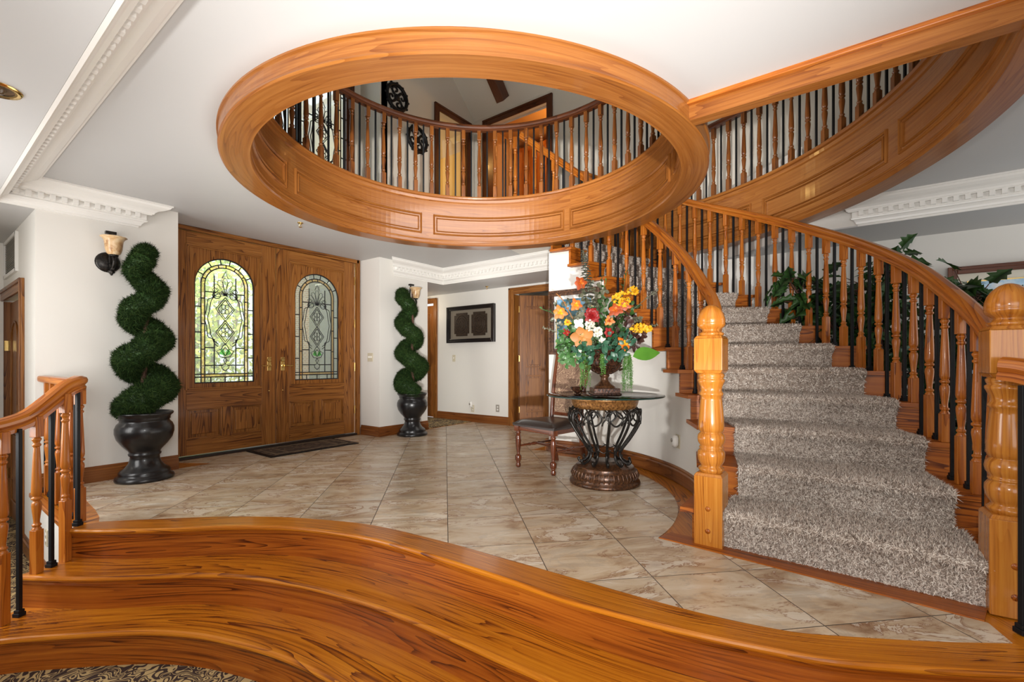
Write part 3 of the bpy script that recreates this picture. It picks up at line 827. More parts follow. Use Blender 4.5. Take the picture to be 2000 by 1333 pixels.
def tufts(name, quads, dens, length, width, mat, parent=None, lean=0.6, sym=None, normal_fn=None):
    """short yarn/needle blades standing on a list of quads, one mesh"""
    Q = np.array([[tuple(p) for p in q] for q in quads])
    e1 = Q[:, 1] - Q[:, 0]; e2 = Q[:, 3] - Q[:, 0]
    nr = np.cross(e1, e2); ar = np.linalg.norm(nr, axis=1); nr = nr / np.maximum(ar, 1e-9)[:, None]
    cnt = NR.poisson(ar * dens); idx = np.repeat(np.arange(len(Q)), cnt); n = len(idx)
    u = NR.rand(n, 1); v = NR.rand(n, 1); q = Q[idx]
    p = q[:, 0] * (1 - u) * (1 - v) + q[:, 1] * u * (1 - v) + q[:, 2] * u * v + q[:, 3] * (1 - u) * v
    nn = nr[idx]
    rv = NR.normal(size=(n, 3)); rv -= nn * (rv * nn).sum(1)[:, None]; rv /= np.linalg.norm(rv, axis=1)[:, None] + 1e-9
    L = length * (0.6 + 0.8 * NR.rand(n, 1))
    tip = p + nn * L * (1 - 0.4 * NR.rand(n, 1)) + rv * L * lean * NR.rand(n, 1) * 2
    w = np.cross(nn, rv); ww = w * width * (0.7 + 0.6 * NR.rand(n, 1))
    vs = np.empty((n, 3, 3)); vs[:, 0] = p - ww; vs[:, 1] = p + ww; vs[:, 2] = tip
    me = bpy.data.meshes.new(name)
    me.vertices.add(n * 3); me.vertices.foreach_set('co', vs.reshape(-1))
    me.loops.add(n * 3); me.loops.foreach_set('vertex_index', np.arange(n * 3, dtype=np.int32))
    me.polygons.add(n); me.polygons.foreach_set('loop_start', np.arange(0, n * 3, 3, dtype=np.int32))
    me.polygons.foreach_set('loop_total', np.full(n, 3, dtype=np.int32))
    ul = me.uv_layers.new(name='UVMap')
    c = NR.rand(n); uv = np.zeros((n, 3, 2)); uv[:, :, 0] = c[:, None]; ul.data.foreach_set('uv', uv.reshape(-1))
    me.materials.append(mat); me.update(calc_edges=True); me.validate()
    o = bpy.data.objects.new(name, me); COL.objects.link(o)
    if parent: o.parent = parent; o.matrix_parent_inverse = Matrix.Translation(parent.location).inverted()
    return o
runner = thing('stair_carpet', 'grey brown shag carpet runner climbing the curved staircase', 'carpet runner', (2.70, 0.1, 0))
mb = MB(); near, far = [], []
for k in range(1, 16):
    rows = carpet_grid(k); m = 13
    vs = [p for r in rows for p in r]; fs, uvs = [], []
    for i in range(len(rows) - 1):
        for j in range(m - 1):
            f = (i * m + j, i * m + j + 1, (i + 1) * m + j + 1, (i + 1) * m + j); fs.append(f); uvs.append([(0, 0)] * 4)
            (near if k <= 4 else far).append([vs[x] for x in f])
    mb.add(vs, fs, uvs, True)
    # turned-down side edges
    for j, sg in ((0, -1), (m - 1, 1)):
        ed = [r[j] for r in rows]
        for a, b in zip(ed, ed[1:]):
            rad = Vector((a.x - C[0], a.y - C[1], 0)).normalized()
            q = [a, b, b - Vector((0, 0, .014)) - rad * sg * .002, a - Vector((0, 0, .014)) - rad * sg * .002]
            mb.add(q, [(0, 1, 2, 3)], [[(0, 0)] * 4])
mb.build('backing', M_SHAGB, runner)
def flipped(q): return [q[0], q[3], q[2], q[1]]
tst = near[0]; nv = (tst[1] - tst[0]).cross(tst[3] - tst[0])
want = Vector((tst[0].x - 10, tst[0].y, 0)) - tst[0]
if nv.x > 0: near = [flipped(q) for q in near]; far = [flipped(q) for q in far]
o = tufts('shag_pile', near, 60000, .013, .0022, M_SHAG, runner, .8); tag(o, kind='stuff')
o = tufts('shag_pile', far, 22000, .013, .0032, M_SHAG, runner, .8); tag(o, kind='stuff')

# ------------------------------------------------------------------ round ceiling opening
RI, RO, ZS = 1.53, 1.69, 2.29
ring = thing('round_opening_surround', 'wide circular panelled oak surround of the ceiling opening', 'ceiling opening', (C[0], C[1], ZS))
full = arc(C, RI, -180, 178, 179, 0)
mb = MB()
prof = [(-.006, ZS + .012), (0, ZS), (RO - RI, ZS), (RO - RI + .010, ZS + .006), (RO - RI + .006, ZS + .018), (RO - RI + .006, ZC - .014), (RO - RI + .016, ZC - .010), (RO - RI + .016, ZC + .01), (RO - RI, ZC + .02), (RO - RI, ZU), (0, ZU)]
def ringsweep(mb, pr, r0=RI, a0=None, a1=None, n=180, out=1, smooth=False):
    if a0 is None:
        pts = arc(C, r0, 0, 358, 179, 0, out); sweep(mb, pts, pr, closed=True, smooth=smooth)
    else: sweep(mb, arc(C, r0, a0, a1, n, 0, out), pr)
ringsweep(mb, prof); mb.build('curved_fascia', W_RING, ring)
mb = MB(); ringsweep(mb, [(0, ZS + .035), (-.008, ZS + .040), (-.010, ZS + .050), (-.002, ZS + .060), (0, ZS + .065)]); mb.build('bead', W_RING, ring)
mb = MB(); ringsweep(mb, [(.02, ZU + .022), (-.030, ZU + .022), (-.036, ZU + .010), (-.030, ZU - .006), (-.012, ZU - .012), (-.010, ZU - .040), (-.002, ZU - .052), (.02, ZU - .052)]); mb.build('nosing', W_RING, ring)
def panel(parent, r, a0, a1, z0, z1, out, mat):
    mb = MB()
    for d, w in ((0.0, .012), (.030, .007)):
        da = math.degrees(d / r); b0, b1 = a0 + da, a1 - da; c0, c1 = z0 + d, z1 - d
        n = 24
        for z, s in ((c0, 1), (c1, -1)):
            sweep(mb, arc(C, r, b0, b1, n, z, out), [(-.004, -w), (.010, -w * .75), (.021, 0), (.008, w * .75), (-.004, w)])
        for a in (b0, b1):
            p = arc(C, r, a, a + .01, 1, 0, out)[0]
            t = Vector((-sin(R(a)), cos(R(a)), 0))
            vs = []
            for z in (c0 - w * .7, c1 + w * .7):
                for q, e in ((-.004, -w), (.010, -w * .75), (.021, 0), (.008, w * .75), (-.004, w)): vs.append(p[0] + p[1] * q + t * e + Vector((0, 0, z)))
            mb.add(vs, [(j, j + 1, j + 6, j + 5) for j in range(4)], [[(0, j * .01), (0, j * .01 + .01), (z1 - z0, j * .01 + .01), (z1 - z0, j * .01)] for j in range(4)])
    return mb.build('panel_moulding', mat, parent)
for i in range(6): panel(ring, RI, 3 + 60.4 * i, 58 + 60.4 * i, 2.405, 2.605, -1, W_RING)

# outer fascia of the stairwell and its straight beam
WR = 2.93
well = thing('stairwell_surround', 'long curved panelled oak fascia around the stairwell opening at upper right', 'stairwell fascia', (4.5, 0.1, ZS))
mb = MB(); a0, a1 = -93.4, 13
prof = [(.006, ZS + .012), (0, ZS - .02), (-.15, ZS - .02), (-.15, ZC), (-.15, ZU), (0, ZU)]
sweep(mb, arc(C, WR, a0, a1, 100, 0, -1), prof); mb.build('curved_fascia', W_RING, well)
mb = MB(); sweep(mb, arc(C, WR, a0, a1, 100, 0, -1), [(-.02, ZU + .022), (.030, ZU + .022), (.036, ZU + .010), (.030, ZU - .006), (.012, ZU - .012), (.010, ZU - .040), (.002, ZU - .052), (-.02, ZU - .052)]); mb.build('nosing', W_RING, well)
mb = MB(); sweep(mb, arc(C, WR, a0, a1, 100, 0, -1), [(0, ZS + .015), (.008, ZS + .020), (.010, ZS + .032), (.002, ZS + .045), (0, ZS + .045)]); mb.build('bead', W_RING, well)
for p0, p1 in ((-92, -64.6), (-61.8, -35), (-32, -5)): panel(well, WR, p0, p1, 2.385, 2.600, -1, W_RING)
beam = thing('stairwell_beam', 'straight oak beam edging the stairwell opening beside the round surround', 'beam', (2.56, 0.1, ZS))
mb = MB(); box(mb, (2.585, 0.13, (2.295 + ZU) / 2), (.075, 1.36, ZU - 2.295), 0, 'y'); mb.build('fascia_board', W_RING, beam)
mb = MB(); box(mb, (2.535, 0.13, ZC - .008), (.03, 1.36, .028), 0, 'y'); mb.build('top_trim', W_RAIL, beam, .004)

# ------------------------------------------------------------------ balusters, iron bars, newels, handrails
BT = [(0, .0215), (.012, .0215), (.03, .0145), (.045, .0205), (.058, .0205), (.068, .0140), (.10, .0140), (.18, .0185), (.26, .0228), (.295, .0205), (.305, .0145), (.318, .0150), (.328, .0235), (.348, .0235), (.358, .0150), (.372, .0205), (.40, .0232), (.46, .0228), (.60, .0200), (.75, .0170), (.88, .0140), (.895, .0135), (.905, .0195), (.922, .0195), (.930, .0135), (.950, .0150), (.966, .0205), (.982, .0215), (.990, .0160), (1.0, .0150)]
def baluster_bm(base, turned, top, slope=0.0, w=0.042):
    """square block, vase turning, square block whose top follows the rail"""
    mb = MB()
    box(mb, (0, 0, base / 2), (w, w, base))
    lathe(mb, [(r * w / .042, base + t * turned) for t, r in BT], (0, 0, 0), 12)
    box(mb, (0, 0, base + turned + top / 2), (w, w, top))
    return mb
_bcache = {}
def place_baluster(parent, loc, rz, base, turned, top, mat, name='baluster', w=.042):
    key = (round(base, 3), round(turned, 3), round(top, 3), mat.name, w)
    if key not in _bcache:
        o = baluster_bm(base, turned, top, 0, w).build(name, mat, None, .0025); _bcache[key] = o
    else: o = _bcache[key].copy(); COL.objects.link(o)
    o.parent = parent; o.matrix_parent_inverse = Matrix.Translation(parent.location).inverted()
    o.location = loc; o.rotation_euler = (0, 0, rz)
    return o
_icache = {}
def place_bar(parent, loc, h, rz=0, w=.0175):
    key = (round(h, 3), w)
    if key not in _icache:
        mb = MB(); box(mb, (0, 0, h / 2), (w, w, h)); box(mb, (0, 0, .010), (w * 2.0, w * 2.0, .020)); box(mb, (0, 0, .028), (w * 1.6, w * 1.6, .016))
        o = mb.build('iron_bar', M_BLACK, None, .002); _icache[key] = o
    else: o = _icache[key].copy(); COL.objects.link(o)
    o.parent = parent; o.matrix_parent_inverse = Matrix.Translation(parent.location).inverted()
    o.location = loc; o.rotation_euler = (0, 0, rz)
    return o
HR = [(-.024, -.034), (.024, -.034), (.026, -.018), (.020, -.010), (.030, .004), (.031, .016), (.026, .027), (.012, .034), (-.012, .034), (-.026, .027), (-.031, .016), (-.030, .004), (-.020, -.010), (-.026, -.018)]
def handrail(parent, pts, mat, sc=1.0, name='handrail'):
    """pts: list of Vector centre points"""
    fr = []
    P = [Vector(p) for p in pts]
    for i, p in enumerate(P):
        t = (P[min(i + 1, len(P) - 1)] - P[max(i - 1, 0)]).normalized()
        nr = Vector((t.y, -t.x, 0)).normalized(); up = nr.cross(t).normalized()
        if up.z < 0: up = -up
        fr.append((p, nr, up))
    mb = MB(); sweep(mb, fr, [(a * sc, b * sc) for a, b in HR], smooth=False)
    return mb.build(name, mat, parent)
def newel(parent, x, y, rz, z0=0.0):
    S = .145
    n = tag(parent, None)
    mb = MB()
    box(mb, (0, 0, .19), (S, S, .38), 0)
    # chamfered shoulders
    def fr(z0_, z1_, a, b):
        vs = [(sx * a / 2, sy * a / 2, z0_) for sx, sy in ((-1, -1), (1, -1), (1, 1), (-1, 1))] + [(sx * b / 2, sy * b / 2, z1_) for sx, sy in ((-1, -1), (1, -1), (1, 1), (-1, 1))]
        mb.add(vs, [(0, 1, 5, 4), (1, 2, 6, 5), (2, 3, 7, 6), (3, 0, 4, 7), (4, 5, 6, 7)], [[(z0_, 0), (z0_, a), (z1_, a), (z1_, 0)]] * 4 + [[(0, 0), (a, 0), (a, a), (0, a)]])
    fr(.38, .395, S, S * .86)
    b0 = mb.build('base_block', W_NEWEL, parent, .004); mb = MB()
    box(mb, (0, 0, 1.040), (S, S, .175)); fr(1.1275, 1.143, S, S * .84)
    vs_ = [(sx * S / 2, sy * S / 2, .9525) for sx, sy in ((-1, -1), (1, -1), (1, 1), (-1, 1))] + [(sx * S * .42, sy * S * .42, .937) for sx, sy in ((-1, -1), (1, -1), (1, 1), (-1, 1))]
    mb.add(vs_, [(4, 5, 1, 0), (5, 6, 2, 1), (6, 7, 3, 2), (7, 4, 0, 3), (7, 6, 5, 4)], [[(0, 0), (0, .1), (.01, .1), (.01, 0)]] * 5)
    b = mb.build('rail_block', W_NEWEL, parent, .004)
    prof = [(.052, .388), (.060, .398), (.066, .408), (.066, .416), (.055, .424), (.052, .432), (.060, .442), (.068, .460), (.071, .485), (.070, .505), (.062, .517), (.056, .521), (.062, .526), (.062, .532), (.056, .536), (.060, .545), (.068, .558), (.0715, .578), (.068, .598), (.058, .610), (.054, .614), (.062, .619), (.067, .640), (.066, .680), (.061, .740), (.056, .790), (.054, .812), (.061, .817), (.063, .826), (.058, .834), (.054, .842), (.057, .862), (.066, .884), (.070, .892), (.070, .902), (.062, .908), (.066, .916), (.068, .928), (.060, .938)]
    mb = MB(); lathe(mb, prof, seg=32); t1 = mb.build('turned_column', W_NEWEL, parent)
    top = [(.058, 1.141), (.064, 1.146), (.066, 1.154), (.060, 1.160), (.048, 1.166), (.046, 1.174), (.052, 1.180), (.066, 1.190), (.072, 1.202), (.0725, 1.212), (.0715, 1.214), (.0725, 1.216), (.071, 1.236), (.064, 1.262), (.051, 1.286), (.030, 1.305), (.012, 1.313), (0, 1.3145)]
    mb = MB(); lathe(mb, top, seg=32); t2 = mb.build('acorn_finial', W_NEWEL, parent)
    pl = []
    for z in (.085, .205):
        mb = MB(); Mx = Matrix.Translation((-S / 2 - .0005, 0, z)) @ Matrix.Rotation(R(-90), 4, 'Y')
        lathe(mb, [(0, -.001), (.0135, -.001), (.013, .002), (0, .0025)], seg=16, M=Mx)
        pl.append(mb.build('oak_plug', W_RISER, parent))
    for o in (b, b0, t1, t2, *pl):
        o.matrix_parent_inverse = Matrix.Translation(parent.location).inverted()
        o.location = (x, y, z0); o.rotation_euler = (0, 0, rz)

def zline(a, r):
    """height of the nosing line at angle a, radius r"""
    for k in range(1, 16):
        t0, t1 = th(k, r), th(k + 1, r)
        if a < t1 or k == 15:
            f = (a - t0) / (t1 - t0); return (k + min(f, 15 - k if k == 15 else 9)) * RISE
    return 15 * RISE
# inner railing
rin_ = thing('stair_railing', 'inner curved oak stair railing rising from the left newel post', 'stair railing', (2.69, .64, 0))
newel(rin_, 2.69, 0.635, 0)
RR = 1.745
pts = []
for a in np.arange(-89.0, 24.1, 1.5):
    z = min(zline(a, RR), 15 * RISE) + .815
    if a < -80: z = max(z, 1.035) if False else z
    pts.append(Vector((C[0] + RR * cos(R(a)), C[1] + RR * sin(R(a)), z)))
pts[0].z = 1.03; pts[1].z = max(pts[1].z, 1.045)
for _ in range(3):
    for i in range(1, len(pts) - 1): pts[i].z = (pts[i - 1].z + pts[i].z * 2 + pts[i + 1].z) / 4
handrail(rin_, pts, W_RAIL, 1.12)
def railz(P, a0, da, a):
    f = (a - a0) / da; i = int(max(0, min(len(P) - 2, f))); f = min(1, max(0, f - i)); return P[i].z * (1 - f) + P[i + 1].z * f
for k in range(1, 16):
    t0, t1 = th(k, RR), th(k + 1, RR); dt = t1 - t0
    for f, kind in ((.30, 'w'), (.80, 'i')):
        if k == 1 and f < .5: continue
        a = t0 + dt * f; zr = railz(pts, -89.0, 1.5, a) - .034; z = k * RISE
        if kind == 'w': place_baluster(rin_, (*polar(RR, a), z), R(a), zr - z - .12 - .53, .53, .135, W_RAIL)
        else: place_bar(rin_, (*polar(RR, a), z), round(zr - z + .005, 3), R(a))
# outer railing
rout = thing('stair_railing', 'outer curved oak stair railing rising from the right newel post', 'stair railing', (2.655, -.49, 0))
newel(rout, 2.665, -0.495, R(4))
RO2 = 2.885
po = []
for a in np.arange(-90.0, 14.1, 1.0):
    z = min(zline(a, RO2), 15 * RISE) + .815
    po.append(Vector((C[0] + RO2 * cos(R(a)), C[1] + RO2 * sin(R(a)), z)))
for i in range(3): po[i].z = max(po[i].z, 1.03)
for _ in range(3):
    for i in range(1, len(po) - 1): po[i].z = (po[i - 1].z + po[i].z * 2 + po[i + 1].z) / 4
handrail(rout, po, W_RAIL, 1.12)
for k in range(1, 15):
    t0, t1 = th(k, RO2), th(k + 1, RO2); dt = t1 - t0
    for f, kind in ((.12, 'w'), (.38, 'i'), (.62, 'w'), (.88, 'i')):
        if k == 1 and f < .3: continue
        a = t0 + dt * f
        if a > 12: continue
        zr = railz(po, -90.0, 1.0, a) - .034; z = k * RISE
        if kind == 'w': place_baluster(rout, (*polar(RO2, a), z), R(a), zr - z - .13 - .52, .52, .145, W_RAIL)
        else: place_bar(rout, (*polar(RO2, a), z), round(zr - z + .005, 3), R(a))
# gallery railing round the opening
gal = thing('gallery_railing', 'upstairs circular oak and iron railing above the round opening', 'railing', (C[0], C[1], ZU))
RG = 1.60; ZT = ZU + .80
pts_ = [Vector((C[0] + RG * cos(R(a)), C[1] + RG * sin(R(a)), ZT + .035)) for a in np.arange(-100, 241, 3)]
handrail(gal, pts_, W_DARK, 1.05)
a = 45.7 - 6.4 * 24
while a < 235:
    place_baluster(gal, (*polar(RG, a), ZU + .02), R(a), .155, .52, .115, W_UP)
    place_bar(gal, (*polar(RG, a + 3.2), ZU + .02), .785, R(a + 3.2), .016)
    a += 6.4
# railing above the outer fascia
gal2 = thing('stairwell_railing', 'upstairs oak and iron railing on the outer fascia of the stairwell', 'railing', (5.2, 0.6, ZU))
RG2 = 2.99
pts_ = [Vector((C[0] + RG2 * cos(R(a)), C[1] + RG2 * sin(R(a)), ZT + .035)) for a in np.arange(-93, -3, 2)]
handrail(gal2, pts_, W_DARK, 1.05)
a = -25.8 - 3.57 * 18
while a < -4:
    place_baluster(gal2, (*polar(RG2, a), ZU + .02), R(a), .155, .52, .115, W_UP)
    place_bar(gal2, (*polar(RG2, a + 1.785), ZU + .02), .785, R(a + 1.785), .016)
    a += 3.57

# left step railing
lr = thing('step_railing', 'oak and iron railing curving down the left side of the front steps', 'stair railing', (.5, 3.75, 0))
path = [(-.20, 3.27, .30), (.0, 3.395, .48), (.14, 3.49, .585), (.26, 3.565, .638), (.36, 3.63, .660), (.44, 3.68, .690), (.53, 3.735, .765), (.60, 3.78, .830), (.655, 3.815, .862), (.685, 3.87, .868), (.69, 3.95, .868)]
handrail(lr, catmull(path, 6), W_RAIL, 1.3)
mb = MB(); box(mb, (.69, 4.50, .868), (.075, 1.12, .05), 0, 'y'); mb.build('level_rail', W_RAIL, lr, .014)
def rz_at(x):
    c = catmull(path, 6)
    return min(c, key=lambda p: abs(p.x - x)).z
for (x, y, z, kd) in ((.665, 3.80, 0, 'i'), (.69, 3.88, 0, 'w'), (.605, 3.765, -RISE, 'w'), (.54, 3.725, -RISE, 'i'), (.475, 3.685, -RISE, 'w'), (.400, 3.615, -2 * RISE, 'i'), (.335, 3.565, -2 * RISE, 'w'), (.27, 3.525, -2 * RISE, 'i'), (.20, 3.485, -2 * RISE, 'w'), (.13, 3.47, ZF, 'i'), (.06, 3.42, ZF, 'w'), (-.02, 3.38, ZF, 'i')):
    zt = rz_at(x) - .035
    if kd == 'w': place_baluster(lr, (x, y, z), R(34), max(.02, zt - z - .10 - .52), .52, .115, W_RAIL)
    else: place_bar(lr, (x, y, z), round(zt - z, 3), R(34), .019)
y = 4.00; i = 0
while y < 5.0:
    if i % 2: place_baluster(lr, (.69, y, 0), 0, .22, .52, .11, W_RAIL)
    else: place_bar(lr, (.69, y, 0), .845, 0, .019)
    y += .098; i += 1
# right step railing: only its upper end is in view
rr_ = thing('step_railing', 'end of the oak and iron railing in front of the right newel post', 'stair railing', (2.4, -.55, 0))
pr = [(2.535, -.455, .975), (2.50, -.505, .965), (2.45, -.575, .935), (2.38, -.68, .88), (2.28, -.83, .79), (2.18, -.98, .71), (2.05, -1.18, .64)]
handrail(rr_, catmull(pr, 6), W_RAIL, 1.3)
for (x, y, z, kd) in ((2.475, -.495, 0, 'i'), (2.43, -.60, 0, 'w'), (2.37, -.69, 0, 'i')):
    zt = min(catmull(pr, 6), key=lambda p: abs(p.x - x)).z - .04
    if kd == 'w': place_baluster(rr_, (x, y, z), R(-57), max(.02, zt - z - .10 - .52), .52, .115, W_RAIL)
    else: place_bar(rr_, (x, y, z), round(zt - z, 3), R(-57), .019)

# ------------------------------------------------------------------ entrance doors
GW = .296
CR = [1.45]
def came(mb, pts, r=.0042): tube(mb, pts, r * CR[0], 5)
def lead_pattern(lead, peach, cx, y, z0, z1, arch=True, half=GW, green=None):
    zs = z1 - half if arch else z1
    def outline(d):
        h = half - d
        if arch:
            return [(cx - h, z0 + d * .0)] + [(cx - h * cos(t), zs + h * sin(t)) for t in np.linspace(0, PI, 25)] + [(cx + h, z0)]
        return [(cx - h, z0), (cx - h, z1 - d), (cx + h, z1 - d), (cx + h, z0)]
    V = lambda x, z, e=0: Vector((x, y - e, z))
    came(lead, [V(*p) for p in outline(0.004)], .006)
    for d in (.064, .099): came(lead, [V(*p) for p in outline(d)])
    a, b = outline(.064), outline(.099)
    for i in range(len(a) - 1):
        peach.add([V(*a[i], .002), V(*a[i + 1], .002), V(*b[i + 1], .002), V(*b[i], .002)], [(0, 1, 2, 3)], [[(0, 0)] * 4])
    zb = z0 + .065
    for z in (z0 + .004,): came(lead, [V(cx - half, z), V(cx + half, z)], .006)
    for z in (zb, zb + .032): came(lead, [V(cx - half, z), V(cx + half, z)])
    peach.add([V(cx - half + .064, zb, .003), V(cx + half - .064, zb, .003), V(cx + half - .064, zb + .032, .003), V(cx - half + .064, zb + .032, .003)], [(0, 1, 2, 3)], [[(0, 0)] * 4])
    # ticks in the borders
    for sgn in (-1, 1):
        z = z0 + .27; i = 0
        while z < zs + .02:
            came(lead, [V(cx + sgn * half, z), V(cx + sgn * (half - .064), z)]); came(lead, [V(cx + sgn * (half - .064), z + .09), V(cx + sgn * (half - .099), z + .09)])
            z += .27
    if arch:
        for t in (25, 55, 80, 100, 125, 155):
            t = R(t); came(lead, [V(cx + half * cos(t), zs + half * sin(t)), V(cx + (half - .064) * cos(t), zs + (half - .064) * sin(t))])
            t += .14; came(lead, [V(cx + (half - .064) * cos(t), zs + (half - .064) * sin(t)), V(cx + (half - .099) * cos(t), zs + (half - .099) * sin(t))])
    for x in (-.14, 0, .14): came(lead, [V(cx + x, z0), V(cx + x, zb)])
    # inner lines
    hi = half - .099
    zc = (z0 + z1) / 2
    for x in (-.107, .107):
        came(lead, [V(cx + x, zb + .032), V(cx + x, zc - .20)]); came(lead, [V(cx + x, zc + .24), V(cx + x, zs + .10)])
    for z in (z0 + .19, zc - .075 - .22, zc + .30): came(lead, [V(cx - hi, z), V(cx - .10, z)]); came(lead, [V(cx + .10, z), V(cx + hi, z)])
    came(lead, [V(cx - .1, z0 + .19), V(cx - .02, z0 + .19)]); came(lead, [V(cx + .1, z0 + .19), V(cx + .02, z0 + .19)])
    # two diamonds
    for c0 in (zc + .125, zc - .125):
        for q in (.0, .028):
            came(lead, [V(cx, c0 + .13 - q), V(cx + .092 - q * .7, c0), V(cx, c0 - .13 + q), V(cx - .092 + q * .7, c0), V(cx, c0 + .13 - q)], .0035)
        for t in range(4):
            t = R(45 + 90 * t); px_, pz_ = .026 * cos(t), .036 * sin(t)
            came(lead, [V(cx + px_ + .020 * cos(u), c0 + pz_ + .026 * sin(u)) for u in np.linspace(0, 2 * PI, 9)], .0025)
    # ribbon scrolls either side
    for sg in (-1, 1):
        for e in (0, .030):
            L_ = [(.03 + e * .2, .315 - e * .4), (.07, .30 - e), (.105, .27 - e * .9), (.125 - e * .3, .22), (.165 - e, .20 - e * .3), (.175 - e, .14), (.185 - e, .07), (.155 + .045 - e, .0), (.185 - e, -.07), (.175 - e, -.14), (.165 - e, -.20 + e * .3), (.125 - e * .3, -.22), (.105, -.27 + e * .9), (.07, -.30 + e)]
            came(lead, [V(cx + sg * p.x, zc + .02 + p.y) for p in catmull([(x, z, 0) for x, z in L_[1:]], 3)], .003)
    # palmette fan
    fb = zc + .275
    for i in range(-4, 5):
        an = R(90 - i * 21); ln = .19 - abs(i) * .018
        c_ = Vector((cos(an), 0, sin(an)))
        sdv = Vector((-sin(an), 0, cos(an)))
        loop = [V(cx, fb) + c_ * ln * f + sdv * w for f, w in ((0, 0), (.4, .018), (.75, .026), (.95, .016), (1, 0), (.95, -.016), (.75, -.026), (.4, -.018), (0, 0))]
        came(lead, loop, .0020)
    for sg in (-1, 1): came(lead, [V(cx + sg * (.085 + .04 * cos(u)), fb - .005 + .035 * sin(u)) for u in np.linspace(0, 2 * PI, 12)], .003)
    came(lead, [V(cx - .03, fb + .19), V(cx, fb + .26), V(cx + .03, fb + .19)], .003)
    # tulip and pendant
    tz = zc - .33
    for sg in (-1, 1):
        came(lead, [V(cx, tz - .07), V(cx + sg * .05, tz - .06), V(cx + sg * .085, tz), V(cx + sg * .04, tz + .02), V(cx + sg * .02, tz + .06), V(cx, tz + .075)], .003)
        came(lead, [V(cx, tz - .05), V(cx + sg * .035, tz), V(cx, tz + .04)], .003)
        came(lead, [V(cx, tz - .07), V(cx + sg * .018, tz - .10), V(cx, tz - .14), V(cx + sg * .04, tz - .155), V(cx + sg * .03, tz - .19), V(cx, tz - .215)], .003)
    if green is not None:
        for sg in (-1, 1): green.add([V(cx, tz - .05, .003), V(cx + sg * .06, tz - .03, .003), V(cx + sg * .035, tz + .03, .003), V(cx + sg * .01, tz - .0, .003)], [(0, 1, 2, 3)], [[(0, 0)] * 4])
